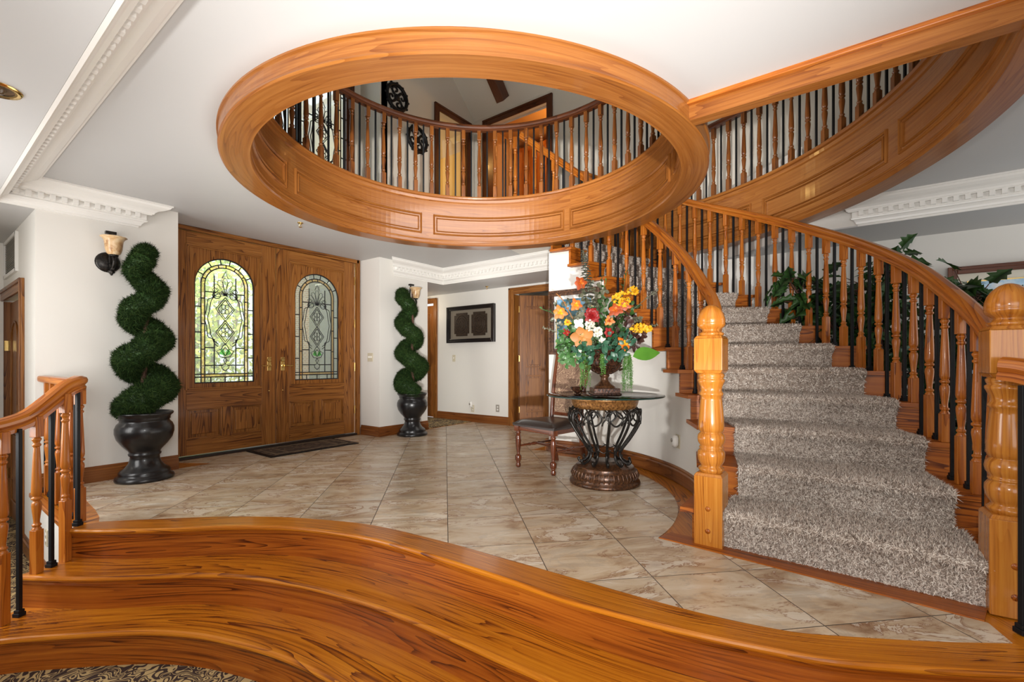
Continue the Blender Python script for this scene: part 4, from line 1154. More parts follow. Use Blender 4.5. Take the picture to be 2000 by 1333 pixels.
def door_leaf(cx, label, side):
    """entrance leaf facing -Y, centre cx; side +1 hinges at left"""
    W, z0, z1 = 1.06, .035, 2.345; yf, T = YD + .022, .045
    xl, xr = cx - W / 2, cx + W / 2
    px0, px1 = cx - .374, cx + .374
    root = thing('door_leaf', label, 'door', (cx, yf, z0), 0, 'entrance door leaves'); root['kind'] = 'structure'
    root.name = 'door_1' if side > 0 else 'door_2'
    mb = MB()
    yc = yf + T / 2
    box(mb, ((xl + px0) / 2, yc, (z0 + z1) / 2), (px0 - xl, T, z1 - z0)); box(mb, ((xr + px1) / 2, yc, (z0 + z1) / 2), (xr - px1, T, z1 - z0))
    for a, b in ((2.213, z1), (.515, .703), (z0, .195)): box(mb, (cx, yc, (a + b) / 2), (px1 - px0, T, b - a), 0, 'x')
    box(mb, (cx, yc, .355), (.09, T, .32))
    mb.build('frame', W_DOOR, root, .003)
    # arched field
    zs, gz0, gz1 = 2.118 - GW, .772, 2.118
    hole = [(cx - GW, gz0), (cx - GW, zs)] + [(cx - GW * cos(t), zs + GW * sin(t)) for t in np.linspace(.13, PI - .13, 23)] + [(cx + GW, zs), (cx + GW, gz0)]
    F0, F1, G0, G1 = px0 - .002, px1 + .002, .70, 2.216
    def outp(p):
        x, z = p
        if z <= zs + 1e-6: return (F0 if x < cx else F1, z if z > gz0 + 1e-6 else G0)
        dx, dz = x - cx, z - zs; t = min((F1 - cx) / abs(dx) if abs(dx) > 1e-6 else 9, (G1 - zs) / dz); return (cx + dx * t, zs + dz * t)
    mb = MB(); ya = yf + .012
    O = [outp(p) for p in hole]
    # make sure the corners exist
    ho, oo = [], []
    for i, (h, o_) in enumerate(zip(hole, O)):
        if i:
            po_ = oo[-1]
            if abs(po_[0] - F0) < 1e-6 and abs(o_[1] - G1) < 1e-6 and abs(o_[0] - F0) > 1e-6: ho.append(h); oo.append((F0, G1))
            elif abs(po_[1] - G1) < 1e-6 and abs(o_[0] - F1) < 1e-6 and abs(o_[1] - G1) > 1e-6: ho.append(ho[-1]); oo.append((F1, G1))
        ho.append(h); oo.append(o_)
    for i in range(len(ho)):
        j = (i + 1) % len(ho)
        q = [(oo[i][0], ya, oo[i][1]), (ho[i][0], ya, ho[i][1]), (ho[j][0], ya, ho[j][1]), (oo[j][0], ya, oo[j][1])]
        mb.add(q, [(0, 1, 2, 3)], [[(p[2], p[0]) for p in q]])
        q = [(ho[i][0], ya, ho[i][1]), (ho[i][0], ya + .03, ho[i][1]), (ho[j][0], ya + .03, ho[j][1]), (ho[j][0], ya, ho[j][1])]
        mb.add(q, [(0, 1, 2, 3)], [[(p[2], p[1]) for p in q]])
        q = [(oo[i][0], ya + .03, oo[i][1]), (ho[i][0], ya + .03, ho[i][1]), (ho[j][0], ya + .03, ho[j][1]), (oo[j][0], ya + .03, oo[j][1])]
        mb.add(q, [(3, 2, 1, 0)], [[(p[2], p[0]) for p in q]])
    mb.build('arched_panel', W_DOOR, root)
    # mouldings round the field and round the two lower panels
    def frame(x0, x1, a, b, y, w=.016, name='moulding'):
        mb = MB()
        for (p0, p1) in (((x0, a), (x1, a)), ((x1, a), (x1, b)), ((x1, b), (x0, b)), ((x0, b), (x0, a))):
            L_ = math.hypot(p1[0] - p0[0], p1[1] - p0[1]); hz = abs(p1[1] - p0[1]) < 1e-6
            for o_, ww, hh in ((0, w, .010), (w * .9, w * .7, .006)):
                ix = (x0 + x1) / 2; iz = (a + b) / 2; mx, mz = (p0[0] + p1[0]) / 2, (p0[1] + p1[1]) / 2
                sx = 0 if hz else (1 if ix > mx else -1); sz = (1 if iz > mz else -1) if hz else 0
                box(mb, (mx + sx * o_, y - hh / 2, mz + sz * o_), (L_ - 2 * o_ if hz else ww, hh, ww if hz else L_ - 2 * o_), 0, 'x' if hz else 'z')
        return mb.build(name, W_DOOR, root, .003)
    frame(px0, px1, .705, 2.211, yf + .002, .018)
    for x0_, x1_ in ((px0, cx - .045), (cx + .045, px1)):
        mb = MB(); box(mb, ((x0_ + x1_) / 2, yf + .028, .355), (x1_ - x0_, .02, .32), 0, 'z'); box(mb, ((x0_ + x1_) / 2, yf + .016, .355), (x1_ - x0_ - .10, .016, .22), 0, 'z'); mb.build('raised_panel', W_DOOR, root, .006)
        frame(x0_ + .004, x1_ - .004, .199, .511, yf + .004, .014)
    mb = MB()
    gl = [(x, z) for x, z in hole]
    n = len(gl); mb.add([(x, yf + .030, z) for x, z in gl], [list(range(n))], [[(x, z) for x, z in gl]])
    g = mb.build('stained_glass', G_DOOR, root)
    lead, pe, gr = MB(), MB(), MB(); lead_pattern(lead, pe, cx, yf + .026, gz0, gz1, True, GW, gr)
    lead.build('lead_came', M_LEAD, g); pe.build('border_glass', G_PEACH, g); gr.build('green_glass', G_GREEN, g)
    # lever set and deadbolt
    hx = cx + side * (W / 2 - .075)
    hd = MB()
    box(hd, (hx, yf - .004, .975), (.045, .008, .16)); lathe(hd, [(.026, -.004), (.028, .004), (.02, .012)], seg=16, M=Matrix.Translation((hx, yf - .004, 1.02)) @ Matrix.Rotation(R(90), 4, 'X'))
    lathe(hd, [(.022, -.004), (.024, .010), (.010, .014), (.010, .040)], seg=16, M=Matrix.Translation((hx, yf - .004, .955)) @ Matrix.Rotation(R(90), 4, 'X'))
    tube(hd, [(hx, yf - .045, .955), (hx - side * .03, yf - .048, .957), (hx - side * .07, yf - .046, .950), (hx - side * .10, yf - .044, .955)], [.008, .008, .007, .009], 8)
    hd.build('handle', M_BRASS, root, .002)
    bt = MB(); lathe(bt, [(.009, 0), (.008, .006), (0, .008)], seg=12, M=Matrix.Translation((hx, yf, .66)) @ Matrix.Rotation(R(90), 4, 'X')); bt.build('small_bolt', M_BRASS, root)
    for z in (.35, .93, 1.52, 2.10):
        hb = MB(); tube(hb, [(cx - side * W / 2, yf - .006, z - .055), (cx - side * W / 2, yf - .006, z + .055)], .0065, 8); hb.build('hinge', M_BRASS, root)
    return root
door_leaf(2.153, 'left leaf of the oak entrance doors with green lit arched leaded glass', 1)
door_leaf(3.222, 'right leaf of the oak entrance doors with dim arched leaded glass', -1)
frm = thing('door_frame', 'oak casing around the pair of entrance doors', 'door frame', (2.7, YD, 0)); frm['kind'] = 'structure'
mb = MB()
for x in (DL + .02, DR - .02):
    box(mb, (x, YD + .03, ZC / 2), (.045, .06, ZC)); box(mb, (x - .014 * (1 if x < 2 else -1), YD - .002, ZC / 2), (.014, .012, ZC))
box(mb, (2.7, YD + .03, ZC - .024), (DR - DL, .06, .045), 0, 'x')
mb.build('casing', W_DOOR, frm, .003)
mb = MB(); box(mb, (2.7, YD + .05, .012), (2.16, .10, .024), 0, 'x'); mb.build('threshold', plain('dark_threshold', (.02, .012, .008), .5), frm)
mb = MB(); box(mb, (DL + .004, YD - .014, 1.74), (.012, .02, .16)); mb.build('alarm_contact', M_WHITE, frm)

# ------------------------------------------------------------------ outside the doors
wallbox('wall_porch', 3.60, 6.0, 6.86, 6.94, -.1, 3.2, 'grey porch wall seen through the right door glass', plain('porch_grey', (.20, .23, .32), .7))
wallbox('wall_porch_dark', 3.2, 3.98, 6.72, 6.80, -.1, 3.2, 'dark purple porch boards seen through the right door glass', plain('porch_dark', (.035, .025, .04), .7))
out = thing('porch_pillar', 'red brick porch pillar seen dimly through the right door glass', 'pillar', (3.58, 6.5, 0))
mb = MB(); box(mb, (3.42, 6.5, 1.2), (.34, .3, 2.6))
m, nt, b = newmat('brick'); bt = N(nt, 'ShaderNodeTexBrick', i_Scale=9.0); tc = N(nt, 'ShaderNodeTexCoord'); mp = N(nt, 'ShaderNodeMapping'); mp.inputs['Rotation'].default_value = (R(90), 0, 0)
nt.links.new(tc.outputs['Object'], mp.inputs[0]); nt.links.new(mp.outputs[0], bt.inputs[0]); bt.inputs['Color1'].default_value = (.30, .11, .07, 1); bt.inputs['Color2'].default_value = (.42, .18, .12, 1); bt.inputs['Mortar'].default_value = (.5, .45, .4, 1); nt.links.new(bt.outputs[0], b.inputs[0])
mb.build('shaft', m, out)
mb = MB(); box(mb, (3.42, 6.5, -.02), (.44, .4, .16)); mb.build('plinth', m, out)
mb = MB(); prism(mb, [(0.8, 5.76), (8, 5.76), (8, 12), (0.8, 12)], -.12, -.10, bottom=False); tag(mb.build('ground', plain('porch_paving', (.30, .28, .25), .8)), 'grey paving outside the entrance doors', 'paving', None, 'structure')
def leaf(mb, p, d, up, L_, W_, curl=.25, fold=.15, n=5, shape=None, c=0.5):
    """one folded, curling leaf blade"""
    d = Vector(d).normalized(); s = d.cross(Vector(up));
    s = s.normalized() if s.length > 1e-4 else d.orthogonal().normalized()
    u = s.cross(d).normalized()
    shp = shape or (0.0, .55, .95, 1.0, .7, .0) if n == 5 else [sin(PI * (i / n) ** .8) for i in range(n + 1)]
    vs = []
    for i in range(n + 1):
        t = i / n; an = curl * t * 1.5
        ctr = Vector(p) + d * (L_ * t * cos(an * .5)) - u * (L_ * t * sin(an) * .5)
        w = W_ / 2 * shp[i]
        vs += [ctr - s * w + u * (w * fold * 2), ctr, ctr + s * w + u * (w * fold * 2)]
    fs = []
    for i in range(n):
        for j in range(2): fs.append((i * 3 + j, i * 3 + j + 1, i * 3 + 4 + j, i * 3 + 3 + j))
    mb.add(vs, fs, [[(c, .5)] * 4 for _ in fs], True)
def rv(z=1.0): return Vector((rnd.gauss(0, 1), rnd.gauss(0, 1), rnd.gauss(0, 1) * z)).normalized()
M_HEDGE, nt, b = newmat('sunlit_foliage')
uvn = N(nt, 'ShaderNodeUVMap'); sp_ = N(nt, 'ShaderNodeSeparateXYZ'); nt.links.new(uvn.outputs[0], sp_.inputs[0])
cc = ramp(nt, sp_.outputs[0], [(0, (.10, .20, .02)), (.5, (.42, .50, .08)), (1, (.85, .80, .25))])
tr_ = N(nt, 'ShaderNodeBsdfTranslucent'); df_ = N(nt, 'ShaderNodeBsdfDiffuse'); ms_ = N(nt, 'ShaderNodeMixShader')
nt.links.new(cc, tr_.inputs[0]); nt.links.new(cc, df_.inputs[0]); nt.links.new(tr_.outputs[0], ms_.inputs[1]); nt.links.new(df_.outputs[0], ms_.inputs[2])
nt.links.new(ms_.outputs[0], nt.nodes['Material Output'].inputs[0])
bush = thing('garden_shrub', 'sunlit yellow green shrub outside the left entrance door', 'shrub', (2.9, 8.0, -.1))
mb = MB()
for _ in range(7000):
    p = Vector((2.55 + rnd.gauss(0, .60), 8.0 + rnd.gauss(0, .4), .2 + rnd.random() * 2.9))
    leaf(mb, p, rv(), rv(), .085, .055, .3, .1, 3, (.2, 1, .7, .05), rnd.random())
mb.build('foliage', M_HEDGE, bush)
mb = MB()
for i in range(5): tube(mb, [(2.7 + i * .1 - .2, 8, -.1), (2.6 + i * .2 - .2, 8 + rnd.uniform(-.2, .2), 1.4), (2.4 + i * .3 - .2, 8, 2.4)], [.04, .03, .015], 6)
mb.build('stem', M_BARK, bush)
area('porch_daylight', (2.3, 6.9, 3.4), (2.4, 8.4, 1.2), 2.0, 1.2, 300, (1, .98, .88))

# ------------------------------------------------------------------ upstairs
ua = [(4.95, 5.57)]; DT = ZU + 2.02
def wb(name, x0, x1, y0, y1, z0, z1, label): return wallbox(name, x0, x1, y0, y1, z0, z1, label, M_TAN)
wb('wall_upper_left', 3.88, 4.95, YP, YP + .12, ZU - .3, 6.6, 'upstairs wall carrying the two round iron ornaments')
wb('wall_upper_over_door', 4.95, 5.57, YP, YP + .12, DT, 6.6, 'upstairs wall above the bathroom door')
wb('wall_upper_corner', 5.57, XB + .12, YP, YP + .12, ZU - .3, 6.6, 'narrow upstairs wall beside the corner')
wb('wall_upper_back', XB, XB + .12, 4.80, YP, ZU - .4, 6.0, 'narrow upstairs back wall beside the corner')
wb('wall_upper_back_over', XB, XB + .12, 3.63, 4.80, DT + .03, 6.0, 'upstairs back wall above the wide doorway')
wb('wall_upper_back_right', XB, XB + .12, -3.3, 3.63, ZL + .3, 6.0, 'upstairs back wall behind the stairwell')
wb('wall_upper_return', 3.86, 3.98, YP, 5.6, ZU - .3, 6.6, 'pale upstairs wall return beside the leaded window')
wb('wall_upper_window_right', 3.66, 3.9, 5.50, 5.62, ZU - .3, 6.6, 'strip of wall right of the upstairs window')
wb('wall_upper_window_sill', .4, 3.9, 5.50, 5.62, ZC + .02, ZU + .08, 'wall below the upstairs leaded window')
wb('wall_upper_window_left', -.2, 1.55, 5.50, 5.62, ZU, 6.6, 'wall left of the upstairs window')
wb('wall_upper_window_top', 1.5, 3.7, 5.50, 5.62, 5.2, 6.9, 'wall above the upstairs window')
wb('wall_upper_side', -.32, -.2, -3.3, 5.6, ZU - .1, 7, 'left side wall of the upstairs hall')
wb('wall_upper_front', -.3, 5.9, -3.42, -3.3, ZU - .1, 7, 'near side wall of the upstairs hall')
# sloping ceiling rising from the back wall
mb = MB()
sx = [(XB + .15, 4.85), (3.6, 7.0), (-.4, 7.0)]
for (a, za), (b_, zb_) in zip(sx, sx[1:]):
    for e in (0, .12):
        q = [(a, -3.4, za + e), (a, 5.7, za + e), (b_, 5.7, zb_ + e), (b_, -3.4, zb_ + e)]
        mb.add(q, [(0, 1, 2, 3)], [[(p[0], p[1]) for p in q]])
struct('ceiling_upper', mb, M_TAN, 'sloping tan ceiling of the upstairs hall', 'ceiling')
bm_ = MB(); Ln = 3.0
box(bm_, (0, 0, 0), (Ln, .13, .20), 0, 'x', M=Matrix.Translation((5.50 - Ln / 2 * cos(R(45)), 4.27, 4.95 + Ln / 2 * sin(R(45)) + .02)) @ Matrix.Rotation(R(45), 4, 'Y'))
tag(bm_.build('ceiling_beam', W_DARK, None, .004), 'dark wooden beam under the sloping upstairs ceiling', 'beam')
def casing(name, ax, lo, hi, plane, z0, z1, out, label, mat=W_DARK, w=.10, stops=True):
    """casing round an opening; ax 'x' wall runs along X (plane = Y) or 'y'"""
    root = thing(name, label, 'door frame', (lo if ax == 'x' else plane, plane if ax == 'x' else lo, z0)); root['kind'] = 'structure'
    def bx(a0, a1, zz0, zz1, t0, t1, gr):
        mb = MB(); c = ((a0 + a1) / 2, plane + out * (t0 + t1) / 2, (zz0 + zz1) / 2); s = (a1 - a0, abs(t1 - t0), zz1 - zz0)
        if ax == 'y': c = (plane + out * (t0 + t1) / 2, (a0 + a1) / 2, (zz0 + zz1) / 2); s = (abs(t1 - t0), a1 - a0, zz1 - zz0)
        box(mb, c, s, 0, gr); return mb
    for (a0, a1) in ((lo, lo + w), (hi - w, hi)):
        mb = bx(a0, a1, z0, z1, 0, .022, 'z'); m2 = bx(a0 + (0 if a0 == lo else w * .7), a1 - (w * .7 if a0 == lo else 0), z0, z1, .02, .034, 'z'); mb.add(m2.v, m2.f, m2.uv)
        mb.build('jamb_casing', mat, root, .004)
        inn = a1 if a0 == lo else a0
        bx(min(inn, inn + (-.015 if a0 == lo else .015)), max(inn, inn + (-.015 if a0 == lo else .015)), z0, z1 - w, -.13, .0, 'z').build('jamb', mat, root)
    mb = bx(lo + w, hi - w, z1 - w, z1, 0, .022, ax); m2 = bx(lo + .002, hi - .002, z1 - w * .3, z1, .02, .034, ax); mb.add(m2.v, m2.f, m2.uv)
    mb.build('head_casing', mat, root, .004)
    return root
casing('door_3', 'x', 4.84, 5.66, YP, ZU, DT + .08, -1, 'dark oak casing of the upstairs bathroom door')
casing('door_4', 'y', 3.54, 4.87, XB, ZU, DT + .10, -1, 'dark oak casing of the wide upstairs doorway')
# rooms behind
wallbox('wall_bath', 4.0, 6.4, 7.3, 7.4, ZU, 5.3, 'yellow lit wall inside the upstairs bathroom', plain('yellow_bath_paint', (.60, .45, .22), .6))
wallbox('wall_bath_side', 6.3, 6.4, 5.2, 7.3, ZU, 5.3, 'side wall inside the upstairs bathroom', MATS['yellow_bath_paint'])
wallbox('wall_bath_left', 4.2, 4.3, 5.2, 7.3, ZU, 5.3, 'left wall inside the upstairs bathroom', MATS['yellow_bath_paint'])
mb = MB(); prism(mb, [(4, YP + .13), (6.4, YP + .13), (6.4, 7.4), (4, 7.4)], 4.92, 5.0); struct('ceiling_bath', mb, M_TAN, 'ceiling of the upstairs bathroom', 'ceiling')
lampm = plain('warm_lamp_glass', (1, .8, .5), .3, emit=(1.0, .72, .32), estr=6.0)
p = Vector(( .0, .0, 0)); 
mb = MB(); lathe(mb, [(0, -.075), (.06, -.068), (.10, -.045), (.125, -.01), (.125, .0)], (5.26, 6.1, 4.90), 20); lathe(mb, [(.13, -.012), (.135, .0), (.12, .012)], (5.26, 6.1, 4.905), 20)
tag(mb.build('ceiling_lamp', lampm), 'glowing dome ceiling lamp in the upstairs bathroom', 'ceiling lamp')
mb = MB(); lathe(mb, [(.03, 0), (.07, -.10), (.08, -.12)], (5.62, 5.9, 3.55), 16, cap=False)
s_ = thing('wall_lamp', 'small scrolled lamp glowing low inside the upstairs bathroom', 'wall lamp', (5.62, 5.9, 3.5))
mb.build('lamp_shade', lampm, s_); mb = MB(); tube(mb, [(5.62, 5.9, 3.55), (5.62, 5.9, 3.68), (5.66, 5.88, 3.74), (5.74, 5.86, 3.72), (5.8, 5.9, 3.64), (6.29, 5.9, 3.6)], .01, 6); mb.build('arm', M_BLACK, s_)
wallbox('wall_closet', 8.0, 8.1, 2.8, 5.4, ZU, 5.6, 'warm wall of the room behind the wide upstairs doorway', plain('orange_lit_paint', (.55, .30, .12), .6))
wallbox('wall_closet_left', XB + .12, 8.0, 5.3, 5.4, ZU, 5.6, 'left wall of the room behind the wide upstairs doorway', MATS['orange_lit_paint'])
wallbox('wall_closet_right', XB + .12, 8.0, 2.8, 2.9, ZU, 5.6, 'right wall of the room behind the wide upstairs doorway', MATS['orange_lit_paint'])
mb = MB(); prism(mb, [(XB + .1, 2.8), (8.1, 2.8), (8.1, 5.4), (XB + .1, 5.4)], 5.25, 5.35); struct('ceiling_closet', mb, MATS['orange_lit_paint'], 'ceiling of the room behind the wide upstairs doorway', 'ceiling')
mb = MB(); prism(mb, [(XB + .12, 2.8), (8.1, 2.8), (8.1, 5.4), (XB + .12, 5.4)], ZU - .06, ZU); struct('floor_closet', mb, M_TAN, 'floor of the room behind the wide upstairs doorway', 'floor')
cab = thing('storage_cabinet', 'tall orange brown wood cabinet inside the wide upstairs doorway', 'cabinet', (6.9, 4.7, ZU))
for i in range(3):
    mb = MB(); box(mb, (7.0, 4.35 + i * .32, ZU + 1.35), (.03, .305, 1.5)); mb.build('door', W_CLOSET, cab, .004)
mb = MB(); box(mb, (7.25, 4.67, ZU + 1.1), (.46, 1.0, 2.2)); mb.build('carcass', W_CLOSET, cab, .004)
mb = MB(); box(mb, (6.93, 4.67, ZU + .56), (.12, 1.0, .05), 0, 'y'); mb.build('shelf', W_DARK, cab, .004)
mb = MB(); lathe(mb, [(.02, 0), (.035, -.02), (.04, -.05), (.03, -.075), (0, -.085)], (6.5, 3.78, 4.85), 16); lathe(mb, [(.012, 0), (.012, .40)], (6.5, 3.78, 4.85), 8)
tag(mb.build('pendant_lamp', lampm), 'bright bare pendant bulb inside the wide upstairs doorway', 'lamp')

# round cast iron ornaments
def ornament(x, z, label):
    r = thing('wall_ornament', label, 'wall ornament', (x, YP - .02, z), 0, 'upstairs iron wall ornaments')
    mb = MB(); P = lambda a, b: (a, 0, b)
    tube(mb, [P(.17 * cos(t), .17 * sin(t)) for t in np.linspace(0, 2 * PI, 33)[:-1]], .024, 8, closed=True)
    for i in range(12):
        t = R(30 * i); lathe(mb, [(0, -.018), (.017, -.008), (.017, .008), (0, .018)], (.195 * cos(t), 0, .195 * sin(t)), 8)
    o = mb.build('rim', M_BLACK, None); o.parent = r
    mb = MB()
    for i in range(4):
        t = R(90 * i + 20)
        pts = [(.015, .0), (.05, .04), (.10, .05), (.135, .02), (.125, -.03), (.085, -.035), (.075, 0)]
        tube(mb, [P(a * cos(t) - b * sin(t), a * sin(t) + b * cos(t)) for a, b in [(p.x, p.y) for p in catmull([(a, b, 0) for a, b in pts], 3)]], .014, 6)
        tube(mb, [P(0, 0), P(.16 * cos(t + .5), .16 * sin(t + .5))], .013, 6)
    o = mb.build('scrollwork', M_BLACK, None); o.parent = r
    mb = MB(); lathe(mb, [(0, -.02), (.04, -.015), (.05, 0), (.04, .012), (0, .02)], (0, 0, 0), 12, M=Matrix.Rotation(R(90), 4, 'X')); o = mb.build('boss', M_BLACK, None); o.parent = r
ornament(4.13, 4.64, 'round black iron ornament hanging higher and nearer the leaded window')
ornament(4.50, 4.20, 'round black iron ornament hanging lower beside the bathroom door')

# upstairs leaded window
CR[0] = 2.0
win = thing('window_1', 'tall leaded glass window above the entrance doors', 'window', (2.6, 5.5, ZU)); win['kind'] = 'structure'
for x0_, x1_ in ((1.60, 2.26), (2.30, 2.96), (3.00, 3.64)):
    c_ = (x0_ + x1_) / 2; h_ = (x1_ - x0_) / 2
    mb = MB(); q = [(x0_, 5.545, ZU + .1), (x1_, 5.545, ZU + .1), (x1_, 5.545, 5.15), (x0_, 5.545, 5.15)]; mb.add(q, [(0, 1, 2, 3)], [[(0, 0)] * 4])
    g = mb.build('pane', G_FROST, win)
    lead, pe, gr = MB(), MB(), MB(); lead_pattern(lead, pe, c_, 5.535, ZU + .12, 4.75, False, h_, gr)
    lead.build('lead_came', M_LEAD, g); pe.build('border_glass', G_PEACH, g); gr.build('green_glass', G_GREEN, g)
for x in (1.58, 2.28, 2.98, 3.66):
    mb = MB(); box(mb, (x, 5.52, 4.0), (.05, .07, 2.4)); mb.build('mullion', M_LEAD if x in (2.28, 2.98) else W_DARK, win, .004)
mb = MB(); box(mb, (3.70, 5.48, 4.0), (.09, .03, 2.4)); mb.build('window_casing', W_DARK, win, .004)
area('upper_daylight', (2.6, 5.75, 4.1), (2.6, 3.0, 3.6), 2.2, 2.0, 2, (.93, .97, 1.0))

# ------------------------------------------------------------------ downstairs doors
casing('door_5', 'y', 3.32, 4.335, XB, 0, 2.145, -1, 'oak casing of the open door in the back wall', W_DOOR, .10)
def panel_door(name, label, org, ang, w=.80, h=2.03, mat=W_DOOR, hand=True):
    """six panel leaf hinged at org, local +X along the leaf"""
    r = thing(name, label, 'door', org, ang); r['kind'] = 'structure'
    mb = MB(); box(mb, (w / 2, 0, h / 2 + .01), (w, .036, h)); o = mb.build('slab', mat, None, .003); o.parent = r
    for x0_, x1_ in ((.11, w / 2 - .05), (w / 2 + .05, w - .11)):
        for z0_, z1_ in ((.22, .78), (.92, 1.86)):
            for sy in (-1, 1):
                mb = MB(); xm, zm = (x0_ + x1_) / 2, (z0_ + z1_) / 2
                box(mb, (xm, sy * .021, zm), (x1_ - x0_ - .07, .012, z1_ - z0_ - .07))
                for x in (x0_, x1_): box(mb, (x, sy * .0195, zm), (.018, .010, z1_ - z0_ + .018))
                for z in (z0_, z1_): box(mb, (xm, sy * .0195, z), (x1_ - x0_, .010, .018), 0, 'x')
                o = mb.build('panel', mat, None, .003); o.parent = r
    for sy in (-1, 1):
        mb = MB(); lathe(mb, [(.026, 0), (.026, .006), (.009, .010), (.009, .045)], seg=14, M=Matrix.Translation((w - .06, sy * .018, .98)) @ Matrix.Rotation(R(90 if sy < 0 else -90), 4, 'X'))
        tube(mb, [(w - .06, sy * .06, .98), (w - .10, sy * .062, .985), (w - .16, sy * .06, .98)], .008, 8); o = mb.build('handle', M_STEEL, None); o.parent = r
    for z in (.25, 1.05, 1.82):
        mb = MB(); box(mb, (-.004, 0, z), (.012, .05, .09)); tube(mb, [(-.008, -.022, z - .05), (-.008, -.022, z + .05)], .006, 8); o = mb.build('hinge', M_BRASS, None); o.parent = r
    return r
panel_door('door_6', 'brown six panel door standing ajar in the back wall', (XB + .10, 4.215, 0), R(-50))
casing('door_7', 'y', 5.93, 6.90, XB, 0, 2.13, -1, 'oak casing of the far door in the back hall', W_DOOR, .09)
panel_door('door_8', 'oak door at the far left end of the back hall', (XB + .05, 6.03, 0), R(90), .78, 2.0, W_RING)
casing('door_9', 'y', 5.55, 6.93, XP, ZF, 1.70, -1, 'oak casing of the door in the left hall', W_DOOR, .10)
dd = thing('door_10', 'brown door with an arched panel in the left hall', 'door', (XP + .05, 5.65, ZF)); dd['kind'] = 'structure'
mb = MB(); box(mb, (XP + .07, 6.24, ZF + 1.08), (.04, 1.18, 2.14)); mb.build('slab', W_DOOR, dd, .003)
for z0_, z1_, ar in ((.2, .85, False), (1.0, 1.75, True)):
    for yy in (5.72, 6.32):
        mb = MB(); L_ = [(yy, z0_), (yy, z1_)] + ([(yy + .20 - .20 * cos(t), z1_ + .20 * sin(t)) for t in np.linspace(.2, PI - .2, 9)] if ar else []) + [(yy + .40, z1_), (yy + .40, z0_), (yy, z0_)]
        tube(mb, [(XP + .046, y_, ZF + z_) for y_, z_ in L_], .010, 6); mb.build('panel_moulding', W_DOOR, dd)
for z in (.45, 1.72):
    mb = MB(); box(mb, (XP + .03, 6.82 - .02, ZF + z), (.05, .03, .10)); box(mb, (XP + .045, 5.66, ZF + z), (.012, .035, .10)); mb.build('hinge', M_BRASS, dd)
# bright window with blinds in the room behind
win2 = thing('window_2', 'bright window with white blinds in the room behind the open door', 'window', (8.15, 3.2, .8)); win2['kind'] = 'structure'
mb = MB(); box(mb, (8.19, 3.3, 1.35), (.02, 1.5, 1.1)); mb.build('pane', plain('daylit_blind_window', (1, 1, 1), .5, emit=(.9, .95, 1), estr=1.6), win2)
mb = MB()
for i in range(22): box(mb, (8.15, 3.3, .83 + i * .05), (.03, 1.5, .010))
mb.build('blind_slats', M_WHITE, win2)

# ------------------------------------------------------------------ art, switches, small fittings
def frame_art(name, label, cat, org, rz, w, h, fw, depth, fmat, build_in):
    """framed work; local X along the wall, local -Y out of the wall"""
    r = thing(name, label, cat, org, rz)
    mb = MB()
    for x in (-1, 1):
        box(mb, (x * (w / 2 - fw / 2), -depth / 2, 0), (fw, depth, h)); box(mb, (x * (w / 2 - fw * .25), -depth - .006, 0), (fw * .5, .014, h))
    for z in (-1, 1):
        box(mb, (0, -depth / 2, z * (h / 2 - fw / 2)), (w - 2 * fw, depth, fw), 0, 'x'); box(mb, (0, -depth - .006, z * (h / 2 - fw * .25)), (w - fw, .014, fw * .5), 0, 'x')
    o = mb.build('frame', fmat, None, .004); o.parent = r
    build_in(r); return r
def art1(r):
    mb = MB(); box(mb, (0, -.008, 0), (.96, .012, .50)); o = mb.build('mat_board', plain('taupe_mat', (.20, .17, .13), .8), None); o.parent = r
    mm = bronze_mat('carved_plaque', (.012, .007, .004), (.055, .032, .018), .2, .5)
    for sx_ in (-1, 1):
        w2, h2, n = .165, .195, .04; cx = sx_ * .195
        P = [(-w2 + n, -h2), (w2 - n, -h2), (w2 - n, -h2 + n), (w2, -h2 + n), (w2, h2 - n), (w2 - n, h2 - n), (w2 - n, h2), (-w2 + n, h2), (-w2 + n, h2 - n), (-w2, h2 - n), (-w2, -h2 + n), (-w2 + n, -h2 + n)]
        mb = MB(); m_ = len(P)
        mb.add([(cx + a, -.030, b_) for a, b_ in P], [list(range(m_))], [[(a, b_) for a, b_ in P]])
        for i in range(m_):
            a, c2 = P[i], P[(i + 1) % m_]; mb.add([(cx + a[0], -.010, a[1]), (cx + c2[0], -.010, c2[1]), (cx + c2[0], -.030, c2[1]), (cx + a[0], -.030, a[1])], [(0, 1, 2, 3)], [[(0, 0)] * 4])
        for rr2 in (.05, .09, .12): tube(mb, [(cx + rr2 * cos(t), -.031, rr2 * 1.25 * sin(t)) for t in np.linspace(0, 2 * PI, 17)[:-1]], .005, 5, closed=True)
        o = mb.build('plaque', mm, None); o.parent = r
frame_art('framed_art', 'wide black shadow box frame with two dark plaques on the back wall', 'picture', (XB - .001, 5.135, 1.628), R(-90), 1.05, .615, .065, .045, plain('black_frame', (.012, .009, .008), .25, 0, .3), art1)
def sky_mat():
    m, nt, b = newmat('painted_sky'); L = nt.links.new
    tc = N(nt, 'ShaderNodeTexCoord'); n = N(nt, 'ShaderNodeTexNoise', i_Scale=3.2, i_Detail=5.0, i_Roughness=.6); L(tc.outputs['Object'], n.inputs[0])
    L(ramp(nt, n.outputs[0], [(.42, (.16, .38, .62)), (.52, (.42, .62, .80)), (.60, (.88, .88, .86))]), b.inputs['Base Color']); b.inputs['Roughness'].default_value = .4; return m
SKYM = sky_mat()
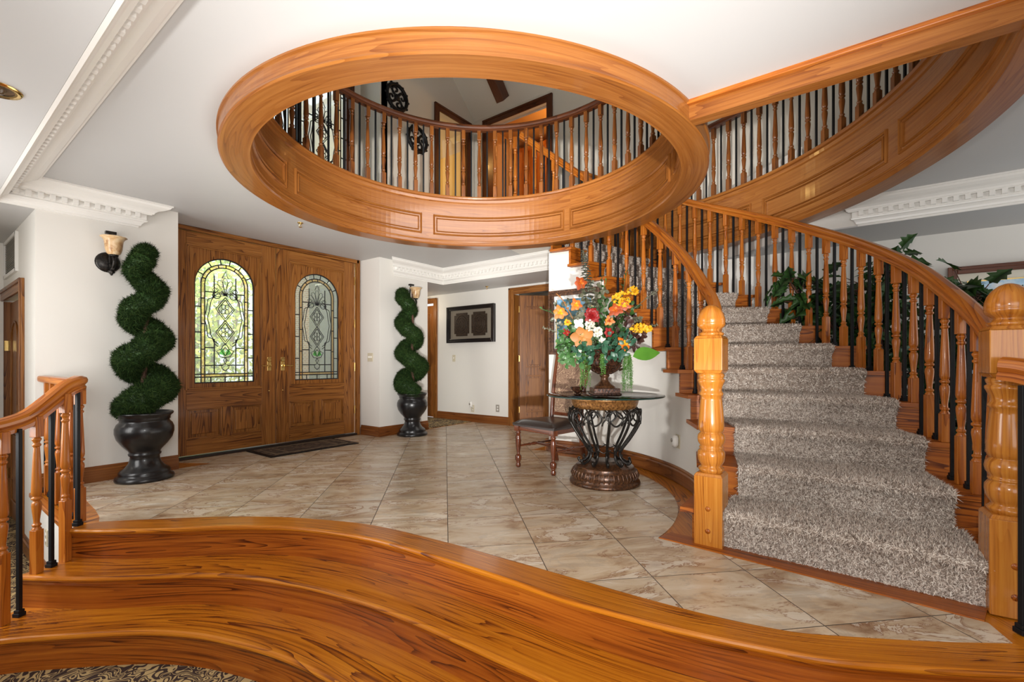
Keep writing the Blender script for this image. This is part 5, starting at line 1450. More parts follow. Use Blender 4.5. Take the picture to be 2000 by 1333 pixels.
def art2(r):
    mb = MB(); box(mb, (0, -.010, 0), (1.62, .012, 1.02)); o = mb.build('liner', plain('cream_liner', (.70, .66, .55), .6), None); o.parent = r
    mb = MB(); box(mb, (0, -.018, 0), (1.46, .010, .86)); o = mb.build('canvas', SKYM, None); o.parent = r
    mb = MB()
    for z in (-1, 1): box(mb, (0, -.024, z * .434), (1.48, .006, .010))
    for x in (-1, 1): box(mb, (x * .734, -.024, 0), (.010, .006, .86))
    o = mb.build('gilt_fillet', M_BRASS, None); o.parent = r
frame_art('framed_painting', 'large dark framed painting of blue sky and clouds behind the right newel', 'picture', (XB - .002, -1.545, 1.28), R(-90), 1.74, 1.14, .065, .05, W_CHAIR, art2)
def art3(r):
    mb = MB(); box(mb, (0, -.010, 0), (.54, .012, .62)); o = mb.build('mat_board', M_WHITE, None); o.parent = r
    m, nt, b = newmat('blue_landscape'); L = nt.links.new
    tc = N(nt, 'ShaderNodeTexCoord'); n = N(nt, 'ShaderNodeTexNoise', i_Scale=5.0, i_Detail=4.0); L(tc.outputs['Object'], n.inputs[0])
    L(ramp(nt, n.outputs[0], [(.40, (.02, .07, .08)), (.5, (.05, .16, .22)), (.58, (.25, .48, .70))]), b.inputs['Base Color'])
    mb = MB(); box(mb, (0, -.018, 0), (.42, .008, .50)); o = mb.build('print', m, None); o.parent = r
    mb = MB()
    for x in (-1, 1): box(mb, (x * .215, -.022, 0), (.006, .006, .50))
    o = mb.build('gilt_fillet', M_BRASS, None); o.parent = r
frame_art('framed_print', 'dark framed blue landscape print hanging behind the flower arrangement', 'picture', (C[0] + 1.66, C[1] + .02, 1.43), R(-90), .62, .70, .06, .035, bronze_mat('carved_dark_frame', (.03, .012, .006), (.16, .07, .03), .2, .35), art3)
def plate(name, label, cat, org, rz, kind):
    r = thing(name, label, cat, org, rz); w = .115 if kind == 'triple' else .07
    mb = MB(); box(mb, (0, -.003, 0), (w, .006, .115)); o = mb.build('cover_plate', M_IVORY if kind != 'grey' else M_GREYP, None, .002); o.parent = r
    for x in ((-.03, 0, .03) if kind == 'triple' else (0,)):
        if kind in ('triple', 'switch'): mb = MB(); box(mb, (x, -.009, .004), (.010, .012, .026)); o = mb.build('toggle', M_WHITE, None, .002); o.parent = r
        else:
            for z in (-.022, .022):
                mb = MB(); lathe(mb, [(0, 0), (.016, 0), (.016, .002), (0, .002)], seg=16, M=Matrix.Translation((x, -.006, z)) @ Matrix.Rotation(R(90), 4, 'X')); o = mb.build('socket', M_WHITE, None); o.parent = r
    return r
plate('light_switch', 'ivory triple light switch beside the entrance door casing', 'light switch', (DR + .029, 5.262, 1.06), R(-90), 'triple')
plate('light_switch', 'single light switch on the back wall below the framed art', 'light switch', (XB - .001, 5.53, 1.06), R(-90), 'switch')
plate('wall_outlet', 'outlet with a plugged-in freshener low on the back wall', 'outlet', (XB - .001, 5.10, .22), R(-90), 'socket')
plate('wall_outlet', 'grey outlet plate low on the back wall nearer the open door', 'outlet', (XB - .001, 4.57, .255), R(-90), 'grey')
plate('wall_outlet', 'outlet on the sunken wall beside the left step railing', 'outlet', (XP - .001, 4.60, -.25), R(-90), 'socket')
D_ = 3.82
ao = -46.6; po_ = polar(1.689, ao)
def plug(name, label, org, rz):
    r = thing(name, label, 'night light', org, rz)
    mb = MB(); lathe(mb, [(0, -.05), (.018, -.046), (.027, -.02), (.027, .02), (.02, .045), (0, .05)], (0, -.030, 0), 14); o = mb.build('housing', M_WHITE, None); o.parent = r
    mb = MB(); lathe(mb, [(0, 0), (.016, 0), (.016, .003), (0, .003)], seg=14, M=Matrix.Translation((-.004, -.056, .008)) @ Matrix.Rotation(R(90), 4, 'X')); o = mb.build('vent_disc', M_GREYP, None); o.parent = r
plate('wall_outlet', 'outlet low on the curved stair wall near the left newel post', 'outlet', (po_[0], po_[1], .34), R(ao - 90), 'socket')
plug('plug_in_freshener', 'white oval freshener plugged into the curved stair wall', (*polar(1.683, ao - .5), .345), R(ao - 90))
plug('plug_in_freshener', 'small white freshener plugged in low on the back wall', (XB - .006, 5.11, .29), R(-90))
# return air grille in the left hall
gr_ = thing('air_grille', 'white framed return air grille high in the left hall', 'vent', (XP, 6.24, 1.97))
mb = MB()
for z in (1.81, 2.13): box(mb, (XP - .01, 6.24, z), (.02, .72, .03))
for y_ in (5.89, 6.59): box(mb, (XP - .01, y_, 1.97), (.02, .03, .35))
mb.build('frame', M_WHITE, gr_)
mb = MB()
for i in range(18): box(mb, (XP - .006, 6.24, 1.835 + i * .0165), (.010, .68, .004))
mb.build('louvres', M_GREYP, gr_)
mb = MB(); box(mb, (XP - .002, 6.24, 1.97), (.004, .7, .32)); mb.build('duct', plain('duct_dark', (.08, .075, .07), .8), gr_)
# ceiling fittings
def sprinkler(x, y, z, label):
    r = thing('fire_sprinkler', label, 'sprinkler', (x, y, z))
    mb = MB(); lathe(mb, [(.028, 0), (.026, -.006), (.010, -.008), (.009, -.020)], (0, 0, 0), 14); o = mb.build('escutcheon', M_BRASS, None); o.parent = r
    mb = MB(); tube(mb, [(-.012, 0, -.018), (-.013, 0, -.035), (0, 0, -.042), (.013, 0, -.035), (.012, 0, -.018)], .0022, 6); lathe(mb, [(.016, 0), (.016, .0015)], (0, 0, -.046), 12); o = mb.build('deflector', M_BRASS, None); o.parent = r
sprinkler(2.43, 4.46, ZC, 'small brass fire sprinkler in the foyer ceiling before the doors')
sprinkler(5.54, 4.62, ZL, 'small fire sprinkler in the lowered back hall ceiling')
r = thing('recessed_light', 'brass trimmed recessed light at the left edge of the lowered ceiling', 'recessed light', (.262, 2.97, ZL))
mb = MB(); lathe(mb, [(.055, -.004), (.075, -.008), (.080, 0)], (0, 0, 0), 24, cap=False); o = mb.build('trim_ring', M_BRASS, None); o.parent = r
mb = MB(); lathe(mb, [(0, -.001), (.056, -.001)], (0, 0, 0), 24, cap=False); lathe(mb, [(0, -.022), (.02, -.018), (.03, -.001)], (0, 0, 0), 16, cap=False); o = mb.build('bulb', plain('lamp_face', (.10, .06, .03), .2), None); o.parent = r

# sconces
def sconce(x, label, tilt):
    r = thing('wall_sconce', label, 'wall sconce', (x, YP, 1.84), 0, 'alabaster wall sconces on the two piers')
    mb = MB(); lathe(mb, [(0, 0), (.085, 0), (.085, .006), (.070, .016), (.030, .024), (0, .026)], seg=24, M=Matrix.Translation((-.01, 0, 0)) @ Matrix.Rotation(R(90), 4, 'X')); o = mb.build('backplate', M_IRON, None); o.parent = r
    mb = MB()
    tube(mb, [(p.x, p.y, p.z) for p in catmull([(0, -.02, -.01), (0, -.06, -.055), (0, -.115, -.06), (0, -.15, -.01), (0, -.135, .035)], 5)], .011, 8)
    tube(mb, [(p.x, p.y, p.z) for p in catmull([(0, -.06, -.055), (0, -.045, -.09), (0, -.07, -.11), (0, -.09, -.09), (0, -.075, -.075)], 4)], .008, 8)
    tube(mb, [(0, -.02, -.005), (0, -.012, .12), (0, -.03, .235)], .010, 8)
    box(mb, (0, -.045, .245), (.07, .04, .022)); o = mb.build('arm', M_IRON, None); o.parent = r
    mb = MB(); lathe(mb, [(.03, .035), (.034, .05), (.02, .055)], (0, -.135, 0), 16); lathe(mb, [(.02, -.075), (.026, -.088), (.016, -.10)], (0, -.07, -.0), 12); o = mb.build('cup', M_IRON, None); o.parent = r
    mb = MB(); pr_ = [(.030, .045), (.046, .060), (.056, .09), (.060, .13), (.064, .165), (.078, .185), (.090, .192), (.087, .196), (.074, .189), (.060, .168), (.055, .13), (.050, .09), (.040, .062), (.0, .055)]
    lathe(mb, pr_, (0, -.135, 0), 28, cap=False); o = mb.build('lamp_shade', M_AMBER, None); o.parent = r
sconce(1.085, 'amber glass wall sconce above the left topiary', 0)
sconce(4.36, 'amber glass wall sconce beside the top of the right topiary', 0)

# ------------------------------------------------------------------ doormat
mt = thing('doormat', 'dark brown patterned doormat in front of the entrance doors', 'doormat', (2.87, 5.1, 0))
mb = MB(); box(mb, (2.86, 5.14, .005), (1.06, .56, .009)); mb.build('rubber_edge', M_BLACK, mt, .003)
m, nt, b = newmat('doormat_pile'); tc = N(nt, 'ShaderNodeTexCoord'); n = N(nt, 'ShaderNodeTexNoise', i_Scale=7.0, i_Detail=2.0, i_Distortion=1.5); nt.links.new(tc.outputs['Object'], n.inputs[0])
nt.links.new(ramp(nt, n.outputs[0], [(.42, (.035, .018, .010)), (.5, (.13, .08, .045)), (.58, (.05, .03, .018))]), b.inputs['Base Color']); b.inputs['Roughness'].default_value = .9
mb = MB(); box(mb, (2.86, 5.14, .011), (.98, .48, .006)); mb.build('pile', m, mt)
mb = MB()
for sx_, sy_, L_, ax in ((0, .20, .86, 0), (0, -.20, .86, 0), (.43, 0, .40, 1), (-.43, 0, .40, 1), (.30, 0, .40, 1), (-.30, 0, .40, 1)): box(mb, (2.86 + sx_, 5.14 + sy_, .0145), ((L_, .012, .003) if not ax else (.012, L_, .003)))
mb.build('border_line', plain('mat_tan', (.20, .14, .08), .9), mt)

# ------------------------------------------------------------------ topiaries
def topiary(label, x, y, rz, turns_sign, lean, group='spiral topiaries in black urns'):
    r = thing('spiral_topiary', label, 'topiary', (x, y, 0), rz, group)
    mb = MB()
    lathe(mb, [(.0, 0), (.200, 0), (.206, .012), (.203, .030), (.184, .042), (.176, .056), (.179, .068), (.166, .086), (.138, .106), (.114, .138), (.103, .175), (.101, .200), (.112, .210), (.114, .222), (.106, .232), (.116, .252), (.158, .300), (.190, .350), (.203, .400), (.203, .440), (.190, .474), (.172, .492), (.170, .506), (.178, .514), (.176, .524), (.182, .540), (.196, .552), (.200, .564), (.194, .574), (.176, .574), (.165, .545), (.0, .540)], (0, 0, 0), 40)
    o = mb.build('planter_urn', M_POT, None); o.parent = r
    mb = MB(); tube(mb, [(.0, 0, .52), (.012, .01, .8), (-.01, 0, 1.1), (.01, -.01, 1.4), (0, 0, 1.75), (0, 0, 1.93)], [.026, .024, .021, .018, .014, .008], 8); o = mb.build('trunk', M_BARK, None); o.parent = r
    # spiral body
    path, rad = [], []
    n = 110
    for i in range(n + 1):
        t = i / n
        z = .585 + t * 1.32
        a = turns_sign * ((t - .08) * 2 * PI * 3.3) + PI * 1.05
        rh = .130 * (1 - t) + .050 * t
        if t > .93: rh *= (1 - (t - .93) / .07 * .7)
        lv = Vector((-.598, .80, 0)) * lean * t * t; lv.rotate(Matrix.Rotation(-rz, 3, 'Z')); path.append(Vector((rh * cos(a), rh * sin(a), z)) + lv)
        rr = (.116 * (1 - t) + .076 * t) * (1 + .07 * sin(i * .9) + .05 * sin(i * 2.3))
        if t < .06: rr *= .55 + .45 * t / .06
        rad.append(rr)
    mb = MB(); tube(mb, path, rad, 14); 
    # rounded top
    lathe(mb, [(.082, 0), (.078, .03), (.060, .062), (.03, .082), (0, .088)], tuple(path[-1]), 14, cap=False)
    quads = []
    V_ = mb.v
    for f in mb.f:
        if len(f) == 4: quads.append([V_[k] for k in f])
    o = mb.build('spiral_foliage', L_DARK, None); o.parent = r
    # orient outward
    q = quads[0]; nn = (Vector(q[1]) - Vector(q[0])).cross(Vector(q[3]) - Vector(q[0])); cc_ = sum((Vector(p) for p in q), Vector()) / 4
    qs = []
    for q in quads:
        q = [Vector(p) for p in q]; cc_ = sum(q, Vector()) / 4
        nearest = min(path, key=lambda p: (p - cc_).length)
        if (q[1] - q[0]).cross(q[3] - q[0]).dot(cc_ - nearest) < 0: q = [q[0], q[3], q[2], q[1]]
        qs.append(q)
    o = tufts('needles', qs, 26000, .026, .0030, M_NEEDLE, None, 1.0); o.parent = r; tag(o, kind='stuff')
    return r
topiary('tall dark green spiral topiary in a black urn left of the entrance doors', 1.275, 4.86, R(60), 1, 0.0)
topiary('spiral topiary in a black urn on the right of the entrance doors', 4.225, 4.85, R(-20), -1, .12)

# ------------------------------------------------------------------ glass table
TX, TY = 3.53, 1.67
tb = thing('glass_table', 'round glass topped table on a scrolled iron and bronze pedestal', 'table', (TX, TY, 0))
mb = MB(); lathe(mb, [(0, .716), (.474, .716), (.480, .720), (.480, .724), (.474, .728), (0, .728)], (TX, TY, 0), 72); mb.build('glass_top', G_TABLE, tb)
mb = MB(); lathe(mb, [(.478, .7165), (.4815, .720), (.4815, .724), (.478, .7275)], (TX, TY, 0), 72, cap=False); mb.build('glass_edge', plain('dark_glass_edge', (.01, .03, .025), .1), tb)
mb = MB(); lathe(mb, [(.0, 0), (.285, 0), (.290, .014), (.284, .028), (.262, .044), (.268, .062), (.272, .085), (.258, .112), (.236, .128), (.240, .136), (.232, .146), (.19, .150), (.17, .17), (0, .172)], (TX, TY, 0), 56)
for i in range(44):
    t = 2 * PI * i / 44; tube(mb, [(TX + .262 * cos(t), TY + .262 * sin(t), .048), (TX + .275 * cos(t), TY + .275 * sin(t), .075), (TX + .258 * cos(t), TY + .258 * sin(t), .112)], .007, 5)
mb.build('base', M_BRONZE, tb)
mb = MB(); lathe(mb, [(0, .712), (.262, .712), (.285, .706), (.290, .694), (.276, .684), (.270, .660), (.262, .636), (.252, .624), (.245, .618), (0, .622)], (TX, TY, 0), 56)
mb.build('collar', M_BRONZE_L, tb)
for i in range(11):
    t = 2 * PI * (i + .5) / 11; ct, st = cos(t), sin(t); W_ = lambda rr, z, da=0.0: (TX + rr * cos(t + da), TY + rr * sin(t + da), z)
    mb = MB()
    tube(mb, [p for p in catmull([W_(.235, .625), W_(.275, .60), W_(.295, .555), (W_(.280, .49)), W_(.215, .38), W_(.150, .29), W_(.128, .235), W_(.150, .19), W_(.195, .165), W_(.215, .185), W_(.205, .20)], 5)], .0105, 8)
    # heart shaped scrolls between ribs
    loop = [W_(.283, .60, .02), W_(.292, .615, .16), W_(.294, .585, .33), W_(.290, .540, .36), W_(.288, .505, .25), W_(.288, .50, .14), W_(.290, .53, .02), W_(.290, .565, -.10), W_(.288, .60, -.06), W_(.285, .605, .02)]
    tube(mb, catmull([Vector(q_) for q_ in loop], 4), .0075, 6)
    loop2 = [W_(.290, .52, -.05), W_(.292, .555, .12), W_(.290, .60, .22), W_(.284, .615, .12), W_(.290, .575, -.02), W_(.286, .53, -.16), W_(.270, .50, -.20)]; tube(mb, catmull([Vector(q_) for q_ in loop2], 4), .0065, 6)
    tube(mb, [W_(.150, .29), W_(.140, .262, .39), W_(.150, .29, .785)], .0045, 6)
    mb.build('leg', M_IRON, tb)
# urn
un = thing('pedestal_urn', 'dark bronze footed urn holding the flowers on the glass table', 'urn', (TX, TY, .728))
mb = MB(); box(mb, (TX, TY, .728 + .028), (.215, .215, .056), R(36.7)); box(mb, (TX, TY, .728 + .008), (.235, .235, .016), R(36.7)); mb.build('plinth', M_URN, un, .005)
mb = MB(); lathe(mb, [(.095, .782), (.090, .795), (.060, .815), (.036, .840), (.030, .865), (.040, .880), (.042, .890), (.034, .898)], (TX, TY, 0), 28); mb.build('stem', M_BRONZE, un)
mb = MB(); lathe(mb, [(.034, .896), (.075, .915), (.118, .945), (.143, .985), (.150, 1.02), (.142, 1.055), (.130, 1.07), (.158, 1.085), (.165, 1.095), (.160, 1.10), (.120, 1.09), (.0, 1.07)], (TX, TY, 0), 36)
for i in range(16):
    t = 2 * PI * i / 16; tube(mb, [(TX + q * cos(t), TY + q * sin(t), z) for q, z in ((.05, .905), (.10, .932), (.138, .975))], .012, 6)
mb.build('bowl', M_URN, un)
for sg in (-1, 1):
    a = R(36.7 - 90) if True else 0; dx, dy = sin(R(36.7)) * sg, -cos(R(36.7)) * sg
    mb = MB(); tube(mb, catmull([(TX + dx * q, TY + dy * q, z) for q, z in ((.12, .93), (.175, .95), (.205, 1.0), (.190, 1.06), (.155, 1.07), (.150, 1.04))], 4), .010, 8); mb.build('handle', M_URN, un)
bw = thing('bowl', 'small dark scalloped dish on the glass table beside the urn', 'bowl', (3.39, 1.93, .728))
bx_, by_ = 3.365, 1.835
mb = MB()
for i in range(9):
    t = 2 * PI * i / 9; leaf(mb, (bx_, by_, .733), (cos(t), sin(t), .45), (0, 0, 1), .085, .075, -.5, .25)
lathe(mb, [(0, .729), (.03, .729), (.035, .736), (0, .738)], (bx_, by_, 0), 16); mb.build('petal_rim', M_URN, bw)

# ------------------------------------------------------------------ flower arrangement
YAW = R(36.7); sY, cY = sin(YAW), cos(YAW)
def PX(px, py, D):
    X = (px - 1000) / 898 * D; return Vector((sY * X + cY * D, -cY * X + sY * D, 1 - (py - 707) * D / 898))
TOC = Vector((-cY, -sY, 0)); RGT = Vector((sY, -cY, 0)); UP = Vector((0, 0, 1))
fl = thing('flower_arrangement', 'tall mixed arrangement of orange, yellow and red silk flowers in the bronze urn', 'flowers', (TX, TY, 1.07))
ORG = PX(1182, 690, 3.83)
stems = MB()
def stem(p, r0=.003, bend=.0):
    q = ORG + Vector((rnd.uniform(-.04, .04), rnd.uniform(-.04, .04), 0)); m_ = q.lerp(p, .5) + UP * (.03 + bend)
    tube(stems, [q, m_, p], [r0 * 1.3, r0, r0 * .7], 5, caps=False)
def petals(mb, p, d, n, L_, W_, open_=.5, curl=.4, up=None, c=.5, ph=0):
    d = d.normalized(); a = d.orthogonal().normalized(); b2 = d.cross(a)
    for i in range(n):
        t = 2 * PI * i / n + ph; rad = a * cos(t) + b2 * sin(t)
        dr = (d * (1 - open_) + rad * open_).normalized(); leaf(mb, p + rad * L_ * .04, dr, d, L_ * rnd.uniform(.9, 1.1), W_, curl, -.12, 5, (.25, .75, 1, .95, .7, .15), c + rnd.uniform(-.3, .3))
def orchid(px, py, D, s, mat, mat2=None, face=None):
    p = PX(px, py, D); d = (face or (TOC + RGT * rnd.uniform(-.4, .4) + UP * rnd.uniform(-.2, .3))).normalized()
    mb = MB(); petals(mb, p, d, 3, s, s * .62, .82, .3, c=.5, ph=.5); petals(mb, p, d, 3, s * .8, s * .8, .75, .5, c=.8, ph=1.55); mb.build('orchid_bloom', mat, fl)
    mb = MB(); petals(mb, p + d * .005, d, 3, s * .45, s * .35, .4, .6, c=.2); mb.build('orchid_throat', mat2 or F_MAROON, fl); stem(p)
def cluster(px, py, D, rx, ry, n, s, mat, name, dz=.05):
    mb = MB()
    for i in range(n):
        a = rnd.random() * 2 * PI; q = math.sqrt(rnd.random())
        p = PX(px + q * cos(a) * rx, py + q * sin(a) * ry, D + rnd.uniform(-dz, dz)); d = (TOC + rv() * .8).normalized()
        petals(mb, p, d, 5, s, s * .75, .8, .2, c=rnd.random())
    mb.build(name, mat, fl); stem(PX(px, py, D + .03))
def twig(pts, D, nl, L_, W_, mat, name, pair=True, droop=0, r0=.003):
    P_ = catmull([PX(x, y, d) for (x, y), d in zip(pts, D)], 6); mb = MB(); tube(mb, P_, r0, 5)
    ns = len(P_)
    for i in range(nl):
        f = (i + 1) / nl; p = P_[min(ns - 1, int(f * (ns - 1)))]; t = (P_[min(ns - 1, int(f * (ns - 1)) + 1)] - P_[max(0, int(f * (ns - 1)) - 1)]).normalized()
        for sg in ((-1, 1) if pair else (rnd.choice((-1, 1)),)):
            sdv = t.cross(rv()).normalized(); k = (1 - .55 * f)
            leaf(mb, p, t * .5 + sdv * sg * .9 - UP * droop, rv(), L_ * k, W_ * k, .4, .12, 5, None, rnd.random())
    mb.build(name, mat, fl)
# foliage mass
for (cx, cy, rx, ry, D, n, L_, W_, mat, nm) in [(a_, b_, c_, d_, e_, int(n_ * 1.7), l_ * .78, w_ * .74, m_, q_) for (a_, b_, c_, d_, e_, n_, l_, w_, m_, q_) in (
    (1165, 665, 62, 42, 3.86, 150, .085, .055, L_DARK, 'dark_foliage'), (1170, 690, 48, 20, 3.72, 70, .075, .050, L_BLUE, 'bluegreen_foliage'),
    (1120, 672, 30, 30, 3.78, 60, .060, .042, L_MID, 'variegated_foliage'), (1225, 650, 30, 34, 3.86, 70, .070, .048, L_BURG, 'burgundy_foliage'),
    (1200, 610, 38, 30, 3.90, 50, .075, .045, L_DARK, 'dark_foliage'), (1105, 615, 28, 30, 3.92, 26, .055, .035, L_EUC, 'olive_foliage'),
    (1118, 700, 22, 14, 3.74, 24, .070, .055, L_MID, 'variegated_foliage'), (1205, 668, 30, 22, 3.75, 40, .065, .045, L_BLUE, 'bluegreen_foliage'), (1160, 590, 26, 34, 3.92, 40, .07, .045, L_EUC, 'olive_foliage'))]:
    mb = MB()
    for i in range(n):
        a = rnd.random() * 2 * PI; q = math.sqrt(rnd.random()); p = PX(cx + q * cos(a) * rx, cy + q * sin(a) * ry, D + rnd.uniform(-.11, .11))
        d = ((p - ORG).normalized() * .7 + rv() * .7 - UP * .15); leaf(mb, p, d, TOC + rv() * .5, L_ * rnd.uniform(.7, 1.2), W_ * rnd.uniform(.8, 1.1), .4, .12, 5, None, rnd.random())
    mb.build(nm, mat, fl)
# eucalyptus spire
P_ = [PX(x, y, 3.86) for x, y in ((1166, 690), (1155, 620), (1148, 560), (1143, 520), (1139, 490))]
P_ = catmull(P_, 8); mb = MB(); tube(mb, P_, .004, 6)
for i in range(4, len(P_)):
    f = i / len(P_)
    for k in range(4):
        t = (k * 90 + i * 37) * PI / 180; d = (RGT * cos(t) + TOC * sin(t) * 1 + UP * .35); s = .075 * (1.15 - f)
        leaf(mb, P_[i], d, UP, s + .012, (s + .012) * .9, .6, .08, 5, (.35, .85, 1, .9, .6, .1), rnd.random())
mb.build('eucalyptus_spire', L_EUC, fl)
twig([(1195, 680), (1205, 610), (1218, 560), (1224, 530)], (3.85, 3.9, 3.9, 3.9), 9, .06, .020, L_DARK, 'dark_sprig')
twig([(1200, 680), (1225, 620), (1260, 585), (1285, 568)], (3.85, 3.85, 3.85, 3.82), 12, .055, .016, L_EUC, 'olive_sprig')
twig([(1190, 680), (1180, 610), (1178, 570), (1184, 550)], (3.85, 3.9, 3.9, 3.9), 5, .08, .026, L_MID, 'green_sprig')
twig([(1160, 680), (1110, 630), (1080, 612), (1058, 604)], (3.85, 3.85, 3.85, 3.82), 8, .065, .030, L_MID, 'green_sprig')
twig([(1150, 690), (1100, 655), (1075, 645), (1062, 640)], (3.8, 3.8, 3.8, 3.8), 10, .035, .025, L_EUC, 'olive_sprig')
twig([(1150, 680), (1120, 625), (1100, 588), (1088, 575)], (3.85, 3.86, 3.86, 3.85), 8, .03, .02, F_TAN, 'budding_branch', r0=.004)
twig([(1190, 680), (1240, 650), (1268, 640), (1282, 634)], (3.85, 3.85, 3.85, 3.85), 14, .045, .022, L_EUC, 'olive_sprig')
twig([(1165, 640), (1172, 575), (1176, 540)], (3.88, 3.9, 3.9), 6, .06, .025, L_DARK, 'dark_sprig')
# blooms
orchid(1134, 553, 3.82, .060, F_MAROON, F_ORANGE); orchid(1125, 596, 3.80, .055, F_ORANGE, F_YELLOW); orchid(1094, 611, 3.78, .062, F_ORANGE, F_YELLOW)
orchid(1202, 606, 3.76, .062, F_MAROON, F_ORANGE); orchid(1219, 597, 3.76, .055, F_MAROON, F_YELLOW); orchid(1190, 627, 3.74, .045, F_ORANGE, F_MAROON)
orchid(1220, 672, 3.70, .068, F_ORANGE, F_YELLOW); orchid(1108, 630, 3.78, .035, F_YELLOW, F_ORANGE); orchid(1106, 650, 3.76, .038, F_RED, F_MAROON); orchid(1189, 650, 3.72, .045, F_RED, F_ORANGE)
cluster(1213, 585, 3.80, 18, 15, 90, .013, F_YELLOW, 'yellow_blossom'); cluster(1236, 568, 3.80, 11, 8, 40, .012, F_YELLOW, 'yellow_blossom')
cluster(1252, 641, 3.78, 22, 8, 80, .014, F_YELLOW, 'yellow_blossom'); cluster(1132, 617, 3.80, 10, 9, 22, .016, L_EUC, 'green_blossom'); cluster(1243, 623, 3.82, 12, 7, 18, .016, L_EUC, 'green_blossom')
cluster(1152, 636, 3.73, 9, 11, 60, .010, F_WHITE, 'white_blossom'); cluster(1167, 649, 3.71, 9, 10, 55, .010, F_WHITE, 'white_blossom'); cluster(1176, 664, 3.70, 6, 5, 24, .009, F_WHITE, 'white_blossom'); cluster(1127, 691, 3.70, 5, 5, 4, .030, F_WHITE, 'white_blossom')
mb = MB(); p = PX(1156, 617, 3.74)
for i in range(5): petals(mb, p + TOC * .008 * i, (TOC + UP * .1).normalized(), 7, .070 - .010 * i, .040, .85 - i * .14, .5, c=.5, ph=i * .4)
mb.build('red_carnation', F_RED, fl)
mb = MB(); p = PX(1137, 660, 3.68); petals(mb, p, (TOC + UP * .15).normalized(), 5, .090, .085, .88, .25, c=.5); petals(mb, p + TOC * .01, TOC, 3, .035, .03, .6, .4, c=.9); mb.build('tan_magnolia', F_TAN, fl)
mb = MB(); p = PX(1130, 633, 3.75); petals(mb, p, TOC, 4, .045, .04, .7, .3, c=.5); mb.build('white_blossom', F_WHITE, fl)
# big leaf
mb = MB(); leaf(mb, PX(1236, 697, 3.75), RGT * 1.0 + UP * .28 + TOC * .1, UP * .7 + TOC, .235, .135, .32, .05, 8, [.0, .6, .92, 1, .95, .8, .58, .3, 0], .5); mb.build('broad_leaf', L_FRESH, fl)
# hanging ferns
def hang(cx, y0_, y1_, wd, D, n, name):
    mb = MB()
    for i in range(n):
        x = cx + rnd.uniform(-wd, wd); yl = y0_ + (y1_ - y0_) * rnd.uniform(.55, 1.0); d0 = D + rnd.uniform(-.03, .03)
        pts = [PX(x * .5 + cx * .5, y0_, d0), PX(x, y0_ + (yl - y0_) * .4, d0), PX(x + rnd.uniform(-3, 3), yl, d0)]; pts = catmull(pts, 7); tube(mb, pts, .0012, 4, caps=False)
        for j in range(1, len(pts)):
            for k in range(5): leaf(mb, pts[j] + rv() * .006, rv() - UP * .4, rv(), .014, .005, .2, .1, 2, (.3, 1, .1), rnd.random())
    mb.build(name, L_FERN, fl)
hang(1143, 692, 762, 9, 3.72, 16, 'hanging_fern'); hang(1226, 690, 772, 10, 3.74, 22, 'hanging_fern'); hang(1176, 692, 732, 7, 3.64, 8, 'hanging_fern')
stems.build('stems', M_STEMG, fl)

# ------------------------------------------------------------------ chair
ch = thing('side_chair', 'walnut side chair with dark leather seat and damask back beside the table', 'chair', (3.73, 2.36, 0))
CH = Matrix.Translation((3.50, 2.345, 0)) @ Matrix.Rotation(R(-11), 4, 'Z')   # local +X towards the back
def chp(x, y, z): return CH @ Vector((x, y, z))
legp = [(.0, 0), (.018, 0), (.024, .012), (.024, .030), (.016, .042), (.020, .050), (.022, .058)]
for sy in (-1, 1):
    mb = MB(); lathe(mb, legp + [(.014, .066)], seg=16, M=CH @ Matrix.Translation((0, sy * .225, 0)))
    lathe(mb, [(.028, .064), (.030, .072), (.030, .105), (.026, .115), (.016, .122), (.015, .135), (.024, .20), (.027, .255), (.026, .29), (.018, .315), (.026, .322), (.026, .332), (.018, .338), (.026, .350)], seg=8, M=CH @ Matrix.Translation((0, sy * .225, 0)))
    box(mb, None, (.055, .055, .06), M=CH @ Matrix.Translation((0, sy * .225, .375))); mb.build('leg', W_CHAIR, ch)
    mb = MB()
    sec = [(-.02, -.018), (.02, -.018), (.02, .018), (-.02, .018)]
    pth = [(.50, 0), (.445, .20), (.425, .40), (.430, .50), (.475, .80), (.54, 1.08), (.555, 1.14)]
    tube(mb, catmull([chp(x, sy * (.185 + (.0 if z < .45 else (z - .45) * .03)), z) for x, z in pth], 5), .024, 6); mb.build('leg' , W_CHAIR, ch)
mb = MB()
for sy in (-1, 1): box(mb, None, (.44, .028, .065), M=CH @ Matrix.Translation((.215, sy * .215, .385)) @ Matrix.Rotation(R(-4 * sy), 4, 'Z'), grain='x')
for x, w_ in ((0, .45), (.43, .38)): box(mb, None, (.028, w_, .065), M=CH @ Matrix.Translation((x, 0, .385)), grain='y')
mb.build('seat_frame', W_CHAIR, ch, .004)
mb = MB(); nx = 12
vs, fs = [], []
for i in range(nx + 1):
    for j in range(nx + 1):
        u, v = i / nx, j / nx; e = min(1, (sin(PI * u) * sin(PI * v)) ** .22 if 0 < u < 1 and 0 < v < 1 else 0); wd = .265 - .045 * u
        vs.append(chp(-.035 + u * .485, (v * 2 - 1) * wd, .418 + e * .050))
for i in range(nx):
    for j in range(nx): a = i * (nx + 1) + j; fs.append((a, a + 1, a + nx + 2, a + nx + 1)[::-1])
mb.add(vs, fs, [[(0, 0)] * 4 for _ in fs], True)
edge_ = [i * (nx + 1) for i in range(nx + 1)] + [nx * (nx + 1) + j for j in range(1, nx + 1)] + [i * (nx + 1) + nx for i in range(nx - 1, -1, -1)] + [j for j in range(nx - 1, 0, -1)]
ring_ = [Vector(vs[k]) for k in edge_]; m_ = len(ring_)
